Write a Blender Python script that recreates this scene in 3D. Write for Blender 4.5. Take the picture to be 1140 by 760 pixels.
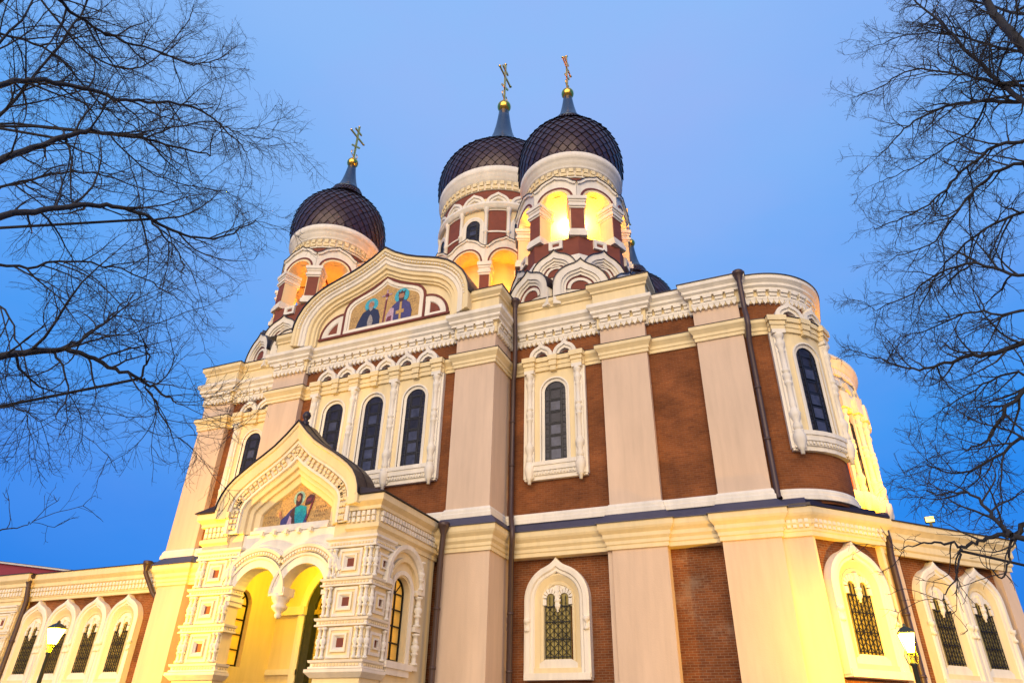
import bpy, bmesh, math, random
from math import sin, cos, pi, radians, sqrt, atan2, hypot
from mathutils import Vector, Matrix

random.seed(11)
for o in list(bpy.data.objects):
    bpy.data.objects.remove(o, do_unlink=True)
SC = bpy.context.scene
COL = SC.collection

# ------------------------------------------------------------------ camera
CAMZ = 1.6
R_ = ((0.9227433, 0.38495104, 0.01890793),
      (-0.18221114, 0.47894618, -0.8587256),
      (-0.33962319, 0.78893806, 0.51208674))      # rows: right, down, forward
FPX = 758.16
cam_d = bpy.data.cameras.new('camera')
cam = bpy.data.objects.new('camera', cam_d)
COL.objects.link(cam)
cam_d.sensor_width = 36.0
cam_d.lens = FPX / 1140 * 36
cam_d.clip_end = 3000
cam.matrix_world = Matrix(((R_[0][0], -R_[1][0], -R_[2][0], 0),
                           (R_[0][1], -R_[1][1], -R_[2][1], 0),
                           (R_[0][2], -R_[1][2], -R_[2][2], CAMZ),
                           (0, 0, 0, 1)))
SC.camera = cam

# ------------------------------------------------------------------ sky (dusk, after sunset)
W = bpy.data.worlds.new('World')
SC.world = W
W.use_nodes = True
nt = W.node_tree
nt.nodes.clear()
N = nt.nodes.new
out = N('ShaderNodeOutputWorld')
bg = N('ShaderNodeBackground')
tc = N('ShaderNodeTexCoord')
sep = N('ShaderNodeSeparateXYZ')
ramp = N('ShaderNodeValToRGB')
nz = N('ShaderNodeTexNoise')
nz.inputs['Scale'].default_value = 2.2
nz.inputs['Detail'].default_value = 4
nz.inputs['Roughness'].default_value = 0.5
mp = N('ShaderNodeMapping')
mp.inputs['Scale'].default_value = (1.0, 1.0, 1.6)
mad = N('ShaderNodeMath'); mad.operation = 'MULTIPLY_ADD'
mad.inputs[1].default_value = 0.16
mad.inputs[2].default_value = -0.08
add = N('ShaderNodeMath'); add.operation = 'ADD'
lk = nt.links.new
lk(tc.outputs['Generated'], sep.inputs[0])
lk(tc.outputs['Generated'], mp.inputs[0])
lk(mp.outputs[0], nz.inputs['Vector'])
lk(nz.outputs['Fac'], mad.inputs[0])
lk(mad.outputs[0], add.inputs[0])
lk(sep.outputs['Z'], add.inputs[1])
dt = N('ShaderNodeVectorMath'); dt.operation = 'DOT_PRODUCT'
dt.inputs[1].default_value = (-0.29, 0.62, 0.72)
lk(tc.outputs['Generated'], dt.inputs[0])
m2 = N('ShaderNodeMath'); m2.operation = 'MULTIPLY_ADD'      # brighter afterglow patch high over the church
m2.inputs[1].default_value = 0.95
m2.inputs[2].default_value = -0.72
lk(dt.outputs['Value'], m2.inputs[0])
a2 = N('ShaderNodeMath'); a2.operation = 'ADD'
lk(add.outputs[0], a2.inputs[0])
lk(m2.outputs[0], a2.inputs[1])
lk(a2.outputs[0], ramp.inputs[0])
cr = ramp.color_ramp
cr.interpolation = 'EASE'
stops = [(0.0, (0.010, 0.205, 0.80)), (0.22, (0.018, 0.245, 0.86)), (0.45, (0.050, 0.315, 0.90)),
         (0.66, (0.125, 0.395, 0.93)), (0.86, (0.225, 0.465, 0.94)), (1.0, (0.275, 0.50, 0.94))]
cr.elements[0].position = stops[0][0]; cr.elements[0].color = stops[0][1] + (1,)
cr.elements[1].position = stops[-1][0]; cr.elements[1].color = stops[-1][1] + (1,)
for p, c in stops[1:-1]:
    e = cr.elements.new(p); e.color = c + (1,)
sky = N('ShaderNodeTexSky')
sky.sky_type = 'NISHITA'
sky.sun_disc = False
sky.sun_elevation = radians(4)
sky.sun_rotation = radians(150)
nz2 = N('ShaderNodeTexNoise')
nz2.inputs['Scale'].default_value = 1.7
nz2.inputs['Detail'].default_value = 6
nz2.inputs['Roughness'].default_value = 0.55
mp2 = N('ShaderNodeMapping')
mp2.inputs['Location'].default_value = (3.1, 1.7, 0.4)
mp2.inputs['Scale'].default_value = (1.0, 1.0, 2.2)
lk(tc.outputs['Generated'], mp2.inputs[0])
lk(mp2.outputs[0], nz2.inputs['Vector'])
mr2 = N('ShaderNodeMapRange')
mr2.inputs[1].default_value = 0.40; mr2.inputs[2].default_value = 0.68
mr2.inputs[3].default_value = 0.0; mr2.inputs[4].default_value = 0.5
lk(nz2.outputs['Fac'], mr2.inputs[0])
mul2 = N('ShaderNodeMath'); mul2.operation = 'MULTIPLY'
lk(mr2.outputs[0], mul2.inputs[0]); lk(a2.outputs[0], mul2.inputs[1])
cl = N('ShaderNodeMixRGB')
cl.inputs[2].default_value = (0.36, 0.43, 0.88, 1)            # thin lavender cloud
lk(mul2.outputs[0], cl.inputs[0])
lk(ramp.outputs[0], cl.inputs[1])
mixs = N('ShaderNodeMixRGB'); mixs.blend_type = 'ADD'
mixs.inputs[0].default_value = 0.004                           # last of the daylight
lk(cl.outputs[0], mixs.inputs[1])
lk(sky.outputs[0], mixs.inputs[2])
lk(mixs.outputs[0], bg.inputs['Color'])
bg.inputs['Strength'].default_value = 1.0
lk(bg.outputs[0], out.inputs[0])

# ------------------------------------------------------------------ soft dusk glow from behind the camera
sd = bpy.data.lights.new('dusk_glow', 'SUN')
sd.energy = 5.0
sd.angle = radians(70)
sd.color = (1.0, 0.76, 0.425)
so = bpy.data.objects.new('dusk_glow', sd)
COL.objects.link(so)
so.rotation_euler = (Vector((-0.16, 0.92, -0.18))).to_track_quat('-Z', 'Y').to_euler()

SC.view_settings.view_transform = 'Standard'
SC.view_settings.look = 'None'
SC.view_settings.exposure = 0.0
SC.view_settings.gamma = 1.0

# ------------------------------------------------------------------ materials
def mat(name, col, rough=0.7, metal=0.0, var=0.0, vscale=1.5, bump=0.0, bscale=40, spec=0.5, streak=False):
    m = bpy.data.materials.new(name)
    m.use_nodes = True
    t = m.node_tree
    b = t.nodes['Principled BSDF']
    b.inputs['Roughness'].default_value = rough
    b.inputs['Metallic'].default_value = metal
    b.inputs['Specular IOR Level'].default_value = spec
    b.inputs['Base Color'].default_value = col + (1,)
    g = t.nodes.new('ShaderNodeNewGeometry')
    if var > 0:
        mpn = t.nodes.new('ShaderNodeMapping')
        mpn.inputs['Scale'].default_value = (1, 1, 0.22) if streak else (1, 1, 1)
        t.links.new(g.outputs['Position'], mpn.inputs[0])
        n = t.nodes.new('ShaderNodeTexNoise')
        n.inputs['Scale'].default_value = vscale
        n.inputs['Detail'].default_value = 6
        n.inputs['Roughness'].default_value = 0.62
        t.links.new(mpn.outputs[0], n.inputs['Vector'])
        r = t.nodes.new('ShaderNodeMapRange')
        r.inputs[1].default_value = 0.3; r.inputs[2].default_value = 0.7
        r.inputs[3].default_value = 1 - var; r.inputs[4].default_value = 1 + var * 0.55
        t.links.new(n.outputs['Fac'], r.inputs[0])
        v = t.nodes.new('ShaderNodeVectorMath'); v.operation = 'SCALE'
        v.inputs[0].default_value = col
        if streak:
            mp3 = t.nodes.new('ShaderNodeMapping'); mp3.inputs['Scale'].default_value = (1, 1, 0.06)
            t.links.new(g.outputs['Position'], mp3.inputs[0])
            n3 = t.nodes.new('ShaderNodeTexNoise'); n3.inputs['Scale'].default_value = 5.5; n3.inputs['Detail'].default_value = 5
            t.links.new(mp3.outputs[0], n3.inputs['Vector'])
            r3 = t.nodes.new('ShaderNodeMapRange')
            r3.inputs[1].default_value = 0.32; r3.inputs[2].default_value = 0.55; r3.inputs[3].default_value = 0.945; r3.inputs[4].default_value = 1.0
            t.links.new(n3.outputs['Fac'], r3.inputs[0])
            mm = t.nodes.new('ShaderNodeMath'); mm.operation = 'MULTIPLY'
            t.links.new(r.outputs[0], mm.inputs[0]); t.links.new(r3.outputs[0], mm.inputs[1])
            r = mm
        t.links.new(r.outputs[0], v.inputs['Scale'])
        t.links.new(v.outputs[0], b.inputs['Base Color'])
    if bump > 0:
        n2 = t.nodes.new('ShaderNodeTexNoise')
        n2.inputs['Scale'].default_value = bscale
        n2.inputs['Detail'].default_value = 4
        t.links.new(g.outputs['Position'], n2.inputs['Vector'])
        bp = t.nodes.new('ShaderNodeBump')
        bp.inputs['Strength'].default_value = bump
        bp.inputs['Distance'].default_value = 0.02
        t.links.new(n2.outputs['Fac'], bp.inputs['Height'])
        t.links.new(bp.outputs[0], b.inputs['Normal'])
    return m

def brick_mat(name, c1, c2, mortar, bump=0.4, patch=0.0):
    m = bpy.data.materials.new(name)
    m.use_nodes = True
    t = m.node_tree
    b = t.nodes['Principled BSDF']
    b.inputs['Roughness'].default_value = 0.85
    b.inputs['Specular IOR Level'].default_value = 0.25
    uv = t.nodes.new('ShaderNodeUVMap')
    br = t.nodes.new('ShaderNodeTexBrick')
    br.inputs['Scale'].default_value = 1.0
    br.inputs['Brick Width'].default_value = 0.26
    br.inputs['Row Height'].default_value = 0.085
    br.inputs['Mortar Size'].default_value = 0.009
    br.inputs['Mortar Smooth'].default_value = 0.3
    br.inputs['Color1'].default_value = c1 + (1,)
    br.inputs['Color2'].default_value = c2 + (1,)
    br.inputs['Mortar'].default_value = mortar + (1,)
    t.links.new(uv.outputs[0], br.inputs['Vector'])
    g = t.nodes.new('ShaderNodeNewGeometry')
    n = t.nodes.new('ShaderNodeTexNoise')
    n.inputs['Scale'].default_value = 0.7
    n.inputs['Detail'].default_value = 7
    n.inputs['Roughness'].default_value = 0.65
    t.links.new(g.outputs['Position'], n.inputs['Vector'])
    r = t.nodes.new('ShaderNodeMapRange')
    r.inputs[1].default_value = 0.3; r.inputs[2].default_value = 0.7
    r.inputs[3].default_value = 0.58; r.inputs[4].default_value = 1.3
    t.links.new(n.outputs['Fac'], r.inputs[0])
    v = t.nodes.new('ShaderNodeVectorMath'); v.operation = 'SCALE'
    t.links.new(br.outputs['Color'], v.inputs[0])
    t.links.new(r.outputs[0], v.inputs['Scale'])
    last = v.outputs[0]
    if patch > 0:                                   # salt bloom: pale worn bricks in patches
        n3 = t.nodes.new('ShaderNodeTexNoise')
        n3.inputs['Scale'].default_value = 0.55
        n3.inputs['Detail'].default_value = 8
        n3.inputs['Roughness'].default_value = 0.75
        mpn = t.nodes.new('ShaderNodeMapping')
        mpn.inputs['Location'].default_value = (7.3, 2.1, 4.4)
        t.links.new(g.outputs['Position'], mpn.inputs[0])
        t.links.new(mpn.outputs[0], n3.inputs['Vector'])
        r3 = t.nodes.new('ShaderNodeMapRange')
        r3.inputs[1].default_value = 0.56; r3.inputs[2].default_value = 0.72
        r3.inputs[3].default_value = 0.0; r3.inputs[4].default_value = patch
        t.links.new(n3.outputs['Fac'], r3.inputs[0])
        mx = t.nodes.new('ShaderNodeMixRGB')
        mx.inputs[2].default_value = (0.36, 0.26, 0.17, 1)
        t.links.new(r3.outputs[0], mx.inputs[0])
        t.links.new(last, mx.inputs[1])
        last = mx.outputs[0]
    t.links.new(last, b.inputs['Base Color'])
    bp = t.nodes.new('ShaderNodeBump')
    bp.inputs['Strength'].default_value = bump
    bp.inputs['Distance'].default_value = 0.012
    bp.invert = True
    t.links.new(br.outputs['Fac'], bp.inputs['Height'])
    t.links.new(bp.outputs[0], b.inputs['Normal'])
    return m

def emit_mat(name, col, strength):
    m = bpy.data.materials.new(name)
    m.use_nodes = True
    b = m.node_tree.nodes['Principled BSDF']
    b.inputs['Base Color'].default_value = col + (1,)
    b.inputs['Emission Color'].default_value = col + (1,)
    b.inputs['Emission Strength'].default_value = strength
    return m

def frosted_mat(name, col):
    m = bpy.data.materials.new(name)
    m.use_nodes = True
    t = m.node_tree
    t.nodes.clear()
    o = t.nodes.new('ShaderNodeOutputMaterial')
    mx = t.nodes.new('ShaderNodeMixShader')
    tr = t.nodes.new('ShaderNodeBsdfTranslucent')
    tr.inputs[0].default_value = col + (1,)
    df = t.nodes.new('ShaderNodeBsdfDiffuse')
    df.inputs[0].default_value = col + (1,)
    mx.inputs[0].default_value = 0.4
    t.links.new(tr.outputs[0], mx.inputs[1])
    t.links.new(df.outputs[0], mx.inputs[2])
    t.links.new(mx.outputs[0], o.inputs[0])
    return m

M_white = mat('white_lime_plaster', (0.80, 0.735, 0.61), 0.8, var=0.13, vscale=1.6, bump=0.12, bscale=60, streak=True)
M_cream = mat('cream_plaster', (0.79, 0.645, 0.37), 0.85, var=0.10, vscale=1.1, bump=0.15, bscale=50, streak=True)
M_pink = mat('pink_beige_render', (0.67, 0.50, 0.355), 0.9, var=0.12, vscale=0.9, bump=0.25, bscale=30, streak=True)
M_brick = brick_mat('red_brown_brick', (0.225, 0.070, 0.018), (0.165, 0.049, 0.014), (0.22, 0.10, 0.045))
M_brick_low = brick_mat('weathered_red_brick', (0.235, 0.073, 0.019), (0.160, 0.047, 0.014), (0.26, 0.15, 0.08), 0.5, 0.5)
M_red = mat('dark_red_trim_paint', (0.16, 0.035, 0.022), 0.75, var=0.12)
M_tbrick = mat('red_brown_painted_brick', (0.20, 0.05, 0.026), 0.8, var=0.18, vscale=2.5, bump=0.2, bscale=25)
M_roof = mat('dark_brown_sheet_metal', (0.035, 0.024, 0.026), 0.42, 0.3, var=0.2, vscale=2)
M_flash = mat('slate_blue_sheet_metal', (0.066, 0.064, 0.105), 0.5, 0.2, var=0.15, vscale=2)
M_pipe = mat('brown_painted_downpipe', (0.075, 0.045, 0.04), 0.45, 0.2, var=0.15, vscale=3)
M_scale = mat('dark_dome_shingle', (0.056, 0.030, 0.034), 0.40, 0.2, var=0.5, vscale=2.6)
M_neck = mat('blue_grey_neck_sheet', (0.075, 0.105, 0.14), 0.35, 0.7, var=0.15, vscale=3)  # dark blue-grey base, mostly metallic
M_gold = mat('gilded_metal', (0.95, 0.52, 0.09), 0.28, 1.0)
M_glass = mat('dark_leaded_glass', (0.030, 0.030, 0.045), 0.22, spec=0.22, var=0.5, vscale=2.2)
M_glass2 = mat('paler_leaded_glass', (0.060, 0.066, 0.105), 0.2, spec=0.3, var=0.5, vscale=2.5)
M_lead = mat('black_lead_cames', (0.012, 0.012, 0.014), 0.5)
M_iron = mat('black_wrought_iron', (0.012, 0.011, 0.010), 0.5, 0.4)
M_lowglass = mat('warm_reflection_glass', (0.30, 0.235, 0.06), 0.25, spec=0.2, var=0.6, vscale=2.0)  # warm lamplight mirrored in the panes is put into this base colour
M_door = mat('carved_dark_green_oak', (0.022, 0.024, 0.008), 0.45, var=0.45, vscale=6, bump=0.8, bscale=14)
M_dgold = mat('worn_gilt_carving', (0.42, 0.30, 0.04), 0.4, 0.5, var=0.3, vscale=9)
M_thin = frosted_mat('frosted_yellow_glass', (0.80, 0.66, 0.26))
M_bark = mat('dark_bark', (0.026, 0.025, 0.028), 0.9, var=0.35, vscale=9, bump=0.8, bscale=30)
M_lampmetal = mat('dark_green_lamp_iron', (0.05, 0.055, 0.035), 0.45, 0.4)
M_lampglow = bpy.data.materials.new('lit_lamp_glass')
M_lampglow.use_nodes = True
_t = M_lampglow.node_tree; _t.nodes.clear()
_o = _t.nodes.new('ShaderNodeOutputMaterial'); _a = _t.nodes.new('ShaderNodeAddShader')
_tr = _t.nodes.new('ShaderNodeBsdfTransparent'); _tr.inputs[0].default_value = (0.9, 0.85, 0.7, 1)
_em = _t.nodes.new('ShaderNodeEmission'); _em.inputs[0].default_value = (1.0, 0.78, 0.30, 1); _em.inputs[1].default_value = 7.0
_t.links.new(_tr.outputs[0], _a.inputs[0]); _t.links.new(_em.outputs[0], _a.inputs[1]); _t.links.new(_a.outputs[0], _o.inputs[0])
M_bulb = emit_mat('floodlight_lens', (1.0, 0.62, 0.10), 6.0)
M_pinkwall = mat('rose_pink_render', (0.36, 0.055, 0.075), 0.85, var=0.08, vscale=0.5)
M_dark = mat('dark_louvre', (0.02, 0.018, 0.016), 0.8)
M_bell = mat('bronze_bell', (0.30, 0.16, 0.05), 0.45, 0.9)

# ------------------------------------------------------------------ mesh builder
def FP(y):                                    # facade plane facing the camera: u = world X, w = towards viewer
    return lambda u, w, z: (u, y - w, z)

def FR(ox, oy, a):                            # frame turned by a: outward normal (sin a, -cos a)
    ca, sa = cos(a), sin(a)
    return lambda u, w, z: (ox + u * ca + w * sa, oy + u * sa - w * ca, z)

def CY(cx, cy, r):                            # bent round a cylinder, u = arc length from azimuth 0 (facing -Y)
    def f(u, w, z):
        a = u / r
        return (cx + (r + w) * sin(a), cy - (r + w) * cos(a), z)
    return f

ID = lambda x, y, z: (x, y, z)

class MB:
    def __init__(s, xf=ID):
        s.xf = xf; s.v = []; s.f = []; s.m = []; s.s = []; s.mats = []; s.cur = 0; s.smooth = False
        s.uvcyl = None
    def mat(s, m):
        if m not in s.mats: s.mats.append(m)
        s.cur = s.mats.index(m)
        return s
    def addv(s, pts):
        b = len(s.v)
        s.v.extend(s.xf(*p) for p in pts)
        return b
    def face(s, idx):
        s.f.append(idx); s.m.append(s.cur); s.s.append(s.smooth)
    def box(s, u0, u1, w0, w1, z0, z1, n=1):
        b = s.addv([(u0 + (u1 - u0) * i / n, w, z) for i in range(n + 1) for (w, z) in ((w0, z0), (w1, z0), (w1, z1), (w0, z1))])
        for i in range(n):
            for k in range(4):
                s.face((b + i * 4 + k, b + i * 4 + (k + 1) % 4, b + i * 4 + 4 + (k + 1) % 4, b + i * 4 + 4 + k))
        s.face((b, b + 1, b + 2, b + 3)); e = b + 4 * n
        s.face((e + 3, e + 2, e + 1, e))
    def prism(s, pts, w0, w1):                # outline in (u,z), extruded w0..w1
        n = len(pts)
        b = s.addv([(u, w0, z) for u, z in pts] + [(u, w1, z) for u, z in pts])
        for i in range(n):
            j = (i + 1) % n
            s.face((b + i, b + j, b + n + j, b + n + i))
        s.face(tuple(b + i for i in range(n))); s.face(tuple(b + n + i for i in range(n - 1, -1, -1)))
    def plan(s, pts, z0, z1):                 # outline in (u,w), extruded in z
        n = len(pts)
        b = s.addv([(u, w, z0) for u, w in pts] + [(u, w, z1) for u, w in pts])
        for i in range(n):
            j = (i + 1) % n
            s.face((b + i, b + j, b + n + j, b + n + i))
        s.face(tuple(b + i for i in range(n))); s.face(tuple(b + n + i for i in range(n - 1, -1, -1)))
    def sheet(s, rows, close=False):
        nr = len(rows); nc = len(rows[0])
        b = s.addv([p for r in rows for p in r])
        for i in range(nr - 1):
            for j in range(nc if close else nc - 1):
                k = (j + 1) % nc
                s.face((b + i * nc + j, b + i * nc + k, b + (i + 1) * nc + k, b + (i + 1) * nc + j))
        return b
    def _norms(s, path, closed):
        n = len(path); out_ = []
        for i in range(n):
            def seg(a, c):
                dx, dy = path[c][0] - path[a][0], path[c][1] - path[a][1]
                l = hypot(dx, dy) or 1e-9
                return (-dy / l, dx / l)
            if closed:
                n1 = seg((i - 1) % n, i); n2 = seg(i, (i + 1) % n)
            else:
                n1 = seg(i - 1, i) if i > 0 else seg(0, 1)
                n2 = seg(i, i + 1) if i < n - 1 else seg(n - 2, n - 1)
            d = 1 + n1[0] * n2[0] + n1[1] * n2[1]
            d = max(d, 0.35)
            out_.append(((n1[0] + n2[0]) / d, (n1[1] + n2[1]) / d))
        return out_
    def sweep(s, path, prof, closed=False):   # path (u,z), profile (offset to the left, w)
        nn = s._norms(path, closed)
        rows = [[(p[0] + o * q[0], w, p[1] + o * q[1]) for (o, w) in prof] for p, q in zip(path, nn)]
        n = len(path); h = n // 2
        if not closed and n % 2 == 1 and n > 8 and abs(path[h][0] - (path[0][0] + path[-1][0]) / 2) < 1e-4 and path[h][1] > path[0][1]:
            uc = path[h][0]                    # symmetric arch: inner offsets meet in a clean mitre at the crown
            nx, ny = path[h][0] - path[h - 1][0], path[h][1] - path[h - 1][1]
            l = hypot(nx, ny); ca = abs(nx) / l
            for k, (o, w) in enumerate(prof):
                if o >= 0: continue
                best = None
                for i in range(h):
                    if rows[i][k][0] > uc - 1e-4:
                        if best is None:
                            a, b_ = rows[i - 1][k], rows[i][k]
                            t = (uc - a[0]) / max(b_[0] - a[0], 1e-6)
                            best = a[2] + (b_[2] - a[2]) * min(1, max(0, t))
                        rows[i][k] = (uc, w, best); rows[n - 1 - i][k] = (uc, w, best)
                if best is not None: rows[h][k] = (uc, w, best)
        if closed: rows.append(rows[0])
        s.sheet(rows)
        if not closed:
            b = s.addv(rows[0]); s.face(tuple(range(b, b + len(prof))))
            b = s.addv(rows[-1]); s.face(tuple(range(b + len(prof) - 1, b - 1, -1)))
    def psweep(s, path, prof, closed=False, caps=True):  # path (u,w) in plan, profile (out, z); outward = left of path
        nn = s._norms(path, closed)
        rows = [[(p[0] + o * q[0], p[1] + o * q[1], z) for (o, z) in prof] for p, q in zip(path, nn)]
        if closed: rows.append(rows[0])
        s.sheet(rows)
        if caps and not closed:
            b = s.addv(rows[0]); s.face(tuple(range(b, b + len(prof))))
            b = s.addv(rows[-1]); s.face(tuple(range(b + len(prof) - 1, b - 1, -1)))
    def lathe(s, cu, cw, prof, n=12, a0=0.0, a1=2 * pi):
        full = abs(a1 - a0 - 2 * pi) < 1e-6
        rows = []
        k = n if full else n + 1
        for r, z in prof:
            rows.append([(cu + r * cos(a0 + (a1 - a0) * i / n), cw + r * sin(a0 + (a1 - a0) * i / n), z) for i in range(k)])
        old = s.smooth; s.smooth = True
        s.sheet(rows, close=full)
        s.smooth = old
    def tube(s, pts, rads, n=6):
        P = [Vector(p) for p in pts]
        rows = []
        prev = None
        for i, p in enumerate(P):
            d = (P[min(i + 1, len(P) - 1)] - P[max(i - 1, 0)])
            if d.length < 1e-9: d = Vector((0, 0, 1))
            d.normalize()
            if prev is None:
                a = Vector((0, 0, 1)) if abs(d.z) < 0.9 else Vector((1, 0, 0))
                x = d.cross(a).normalized()
            else:
                x = (prev - d * prev.dot(d))
                x = x.normalized() if x.length > 1e-6 else d.orthogonal().normalized()
            prev = x
            y = d.cross(x)
            r = rads[i] if hasattr(rads, '__len__') else rads
            rows.append([tuple(p + (x * cos(2 * pi * k / n) + y * sin(2 * pi * k / n)) * r) for k in range(n)])
        old = s.smooth; s.smooth = True
        s.sheet(rows, close=True)
        s.smooth = old
    def build(s, name, parent=None, normals=True):
        me = bpy.data.meshes.new(name)
        me.from_pydata(s.v, [], s.f)
        for m in s.mats: me.materials.append(m)
        me.polygons.foreach_set('material_index', s.m)
        me.polygons.foreach_set('use_smooth', s.s)
        me.update()
        if normals:
            bm = bmesh.new(); bm.from_mesh(me)
            bmesh.ops.remove_doubles(bm, verts=bm.verts, dist=1e-5)
            bmesh.ops.recalc_face_normals(bm, faces=bm.faces)
            bm.to_mesh(me); bm.free()
        if any(m in (M_brick, M_brick_low) for m in s.mats):
            uvl = me.uv_layers.new(name='UVMap')
            for p in me.polygons:
                nx, ny, nz_ = p.normal
                if abs(nz_) > 0.9: t = (1, 0)
                else:
                    l = hypot(nx, ny); t = (-ny / l, nx / l)
                for li in p.loop_indices:
                    co = me.vertices[me.loops[li].vertex_index].co
                    if s.uvcyl:
                        cx, cy, r = s.uvcyl
                        u = atan2(co.x - cx, -(co.y - cy)) * r
                    else:
                        u = co.x * t[0] + co.y * t[1]
                    uvl.data[li].uv = (u, co.z if abs(nz_) < 0.9 else co.y)
        o = bpy.data.objects.new(name, me)
        COL.objects.link(o)
        if parent: o.parent = parent
        return o

def empty(name, loc, label, cat, group=None):
    o = bpy.data.objects.new(name, None)
    COL.objects.link(o)
    o.location = loc
    o.empty_display_size = 0.5
    tag(o, label, cat, group)
    return o

def tag(o, label=None, cat=None, group=None, kind=None):
    if label: o['label'] = label
    if cat: o['category'] = cat
    if group: o['group'] = group
    if kind: o['kind'] = kind
    return o

def adopt(child, parent):                     # keep world placement under a moved empty
    child.parent = parent
    child.matrix_parent_inverse = Matrix.Translation(parent.location).inverted()
    return child

# ------------------------------------------------------------------ curves
def arch(uc, zs, r, n=16, a0=180, a1=0):
    return [(uc + r * cos(radians(a0 + (a1 - a0) * i / n)), zs + r * sin(radians(a0 + (a1 - a0) * i / n))) for i in range(n + 1)]

def keel(uc, zs, r, h, foot=None, n=9, brk=62):  # round arch ending in a keel point h above the springing
    L = []
    for i in range(n + 1):
        a = radians(180 - brk * 1.0 * i / n)
        L.append((uc + r * cos(a), zs + r * sin(a)))
    a = radians(180 - brk)
    p0 = Vector((r * cos(a), r * sin(a))); tdir = Vector((sin(a), -cos(a)))
    p2 = Vector((0, h))
    k = (-p0.x) * 0.62 / max(tdir.x, 1e-3)
    p1 = p0 + tdir * k
    for i in range(1, 6):
        t = i / 5
        q = p0 * (1 - t) ** 2 + p1 * 2 * t * (1 - t) + p2 * t * t
        L.append((uc + q.x, zs + q.y))
    Rr = [(2 * uc - u, z) for u, z in reversed(L[:-1])]
    P = L + Rr
    if foot is not None:
        P = [(uc - r, foot)] + P + [(uc + r, foot)]
    return P

def norm_curve(tab, uc, z0, hw, h):
    L = [(uc - x * hw, z0 + y * h) for x, y in tab]
    return L + [(2 * uc - u, z) for u, z in reversed(L[:-1])]

def arch_panel(mb, u0, u1, z0, z1, ap, w0, w1):
    """plate u0..u1, z0..z1 with an opening bounded by arch points ap (left jamb foot .. right jamb foot)"""
    L, Rr = ap[0][0], ap[-1][0]
    zb = ap[0][1]
    if L > u0 + 1e-4: mb.box(u0, L, w0, w1, z0, z1, max(1, int((L - u0) / 0.3)))
    if u1 > Rr + 1e-4: mb.box(Rr, u1, w0, w1, z0, z1, max(1, int((u1 - Rr) / 0.3)))
    if zb > z0 + 1e-4: mb.box(L, Rr, w0, w1, z0, zb, 4)
    inner = [p for p in ap]
    rows = [[(p[0], w0, p[1]), (p[0], w1, p[1]), (p[0], w1, z1), (p[0], w0, z1)] for p in inner if True]
    b = mb.addv([q for r in rows for q in r])
    for i in range(len(rows) - 1):
        if abs(inner[i][0] - inner[i + 1][0]) < 1e-4: continue
        for k in range(4):
            mb.face((b + i * 4 + k, b + i * 4 + (k + 1) % 4, b + i * 4 + 4 + (k + 1) % 4, b + i * 4 + 4 + k))

def along(path, spacing, fn, zdummy=None):
    """call fn(frame) at even spacing along each straight piece of a plan path (x,y); outward = right-hand side seen from above"""
    for i in range(len(path) - 1):
        (x0, y0), (x1, y1) = path[i], path[i + 1]
        L = hypot(x1 - x0, y1 - y0)
        n = int(round(L / spacing))
        if L < spacing * 0.45: continue
        n = max(n, 1)
        a = atan2(y1 - y0, x1 - x0)
        for k in range(n):
            t = (k + 0.5) / n
            fn(FR(x0 + (x1 - x0) * t, y0 + (y1 - y0) * t, a), L / n)

def wsweep(name, path, prof, material, parent, smooth=False, extra=()):
    """moulding along a world plan path walked with the outside on the right; extra = rows of carved blocks on it"""
    mb = MB(lambda u, w, z: (u, -w, z)); mb.mat(material); mb.smooth = smooth
    mb.psweep([(x, -y) for x, y in path], prof)
    for pth, sp, fn in extra:
        def put(F, L):
            mb.xf = F; fn(mb, L)
        along(pth, sp, put)
    return mb.build(name, parent)

# ------------------------------------------------------------------ ground
g = MB(); g.mat(mat('cobblestone_paving', (0.16, 0.145, 0.13), 0.8, var=0.3, vscale=0.8, bump=0.6, bscale=9))
g.sheet([[(-600, -600, 0), (600, -600, 0)], [(-600, 600, 0), (600, 600, 0)]])
tag(g.build('ground', normals=False), kind='structure')

# ================================================================== CATHEDRAL
XC = -17.4
CATH = empty('cathedral', (0, 0, 0), 'brick and cream Orthodox cathedral with dark onion domes and golden crosses', 'cathedral')

# plan paths (world), walked left to right
def arcpts(cx, cy, r, a0, a1, n):
    return [(cx + r * sin(radians(a0 + (a1 - a0) * i / n)), cy - r * cos(radians(a0 + (a1 - a0) * i / n))) for i in range(n + 1)]
AX, AY, AR = -0.40, 28.38, 2.58                # rounded south-east corner
ARC = arcpts(AX, AY, AR, 0, 90, 20)
UP = [(-29.8, 47.0), (-29.8, 25.5), (-27.9, 25.5), (-27.9, 25.8), (-23.7, 25.8), (-23.7, 24.0), (-21.75, 24.0), (-21.75, 24.3),
      (-13.1, 24.3), (-13.1, 24.0), (-11.15, 24.0), (-11.15, 25.8), (-6.68, 25.8), (-6.68, 25.5), (-4.66, 25.5), (-4.66, 25.8),
      (-2.55, 25.8), (-2.55, 25.5), (-0.68, 25.5), (-0.68, 25.8)] + ARC + [(2.18, 34.0)]
i_p1 = UP.index((-4.66, 25.8))                 # the high attic ends at the right side of this pilaster
LOW = [(-29.55, 26.5), (-29.55, 25.4), (-27.75, 25.4), (-27.75, 26.0), (-23.8, 26.0), (-23.8, 23.95), (-21.7, 23.95), (-21.7, 24.5),
       (-13.15, 24.5), (-13.15, 23.95), (-11.05, 23.95), (-11.05, 26.0), (-6.78, 26.0), (-6.78, 25.45), (-4.58, 25.45), (-4.58, 26.0),
       (-2.62, 26.0), (-2.62, 25.45), (-0.62, 25.45), (-0.62, 25.65), (0.36, 25.65), (2.65, 27.94), (2.12, 28.47)]

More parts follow.
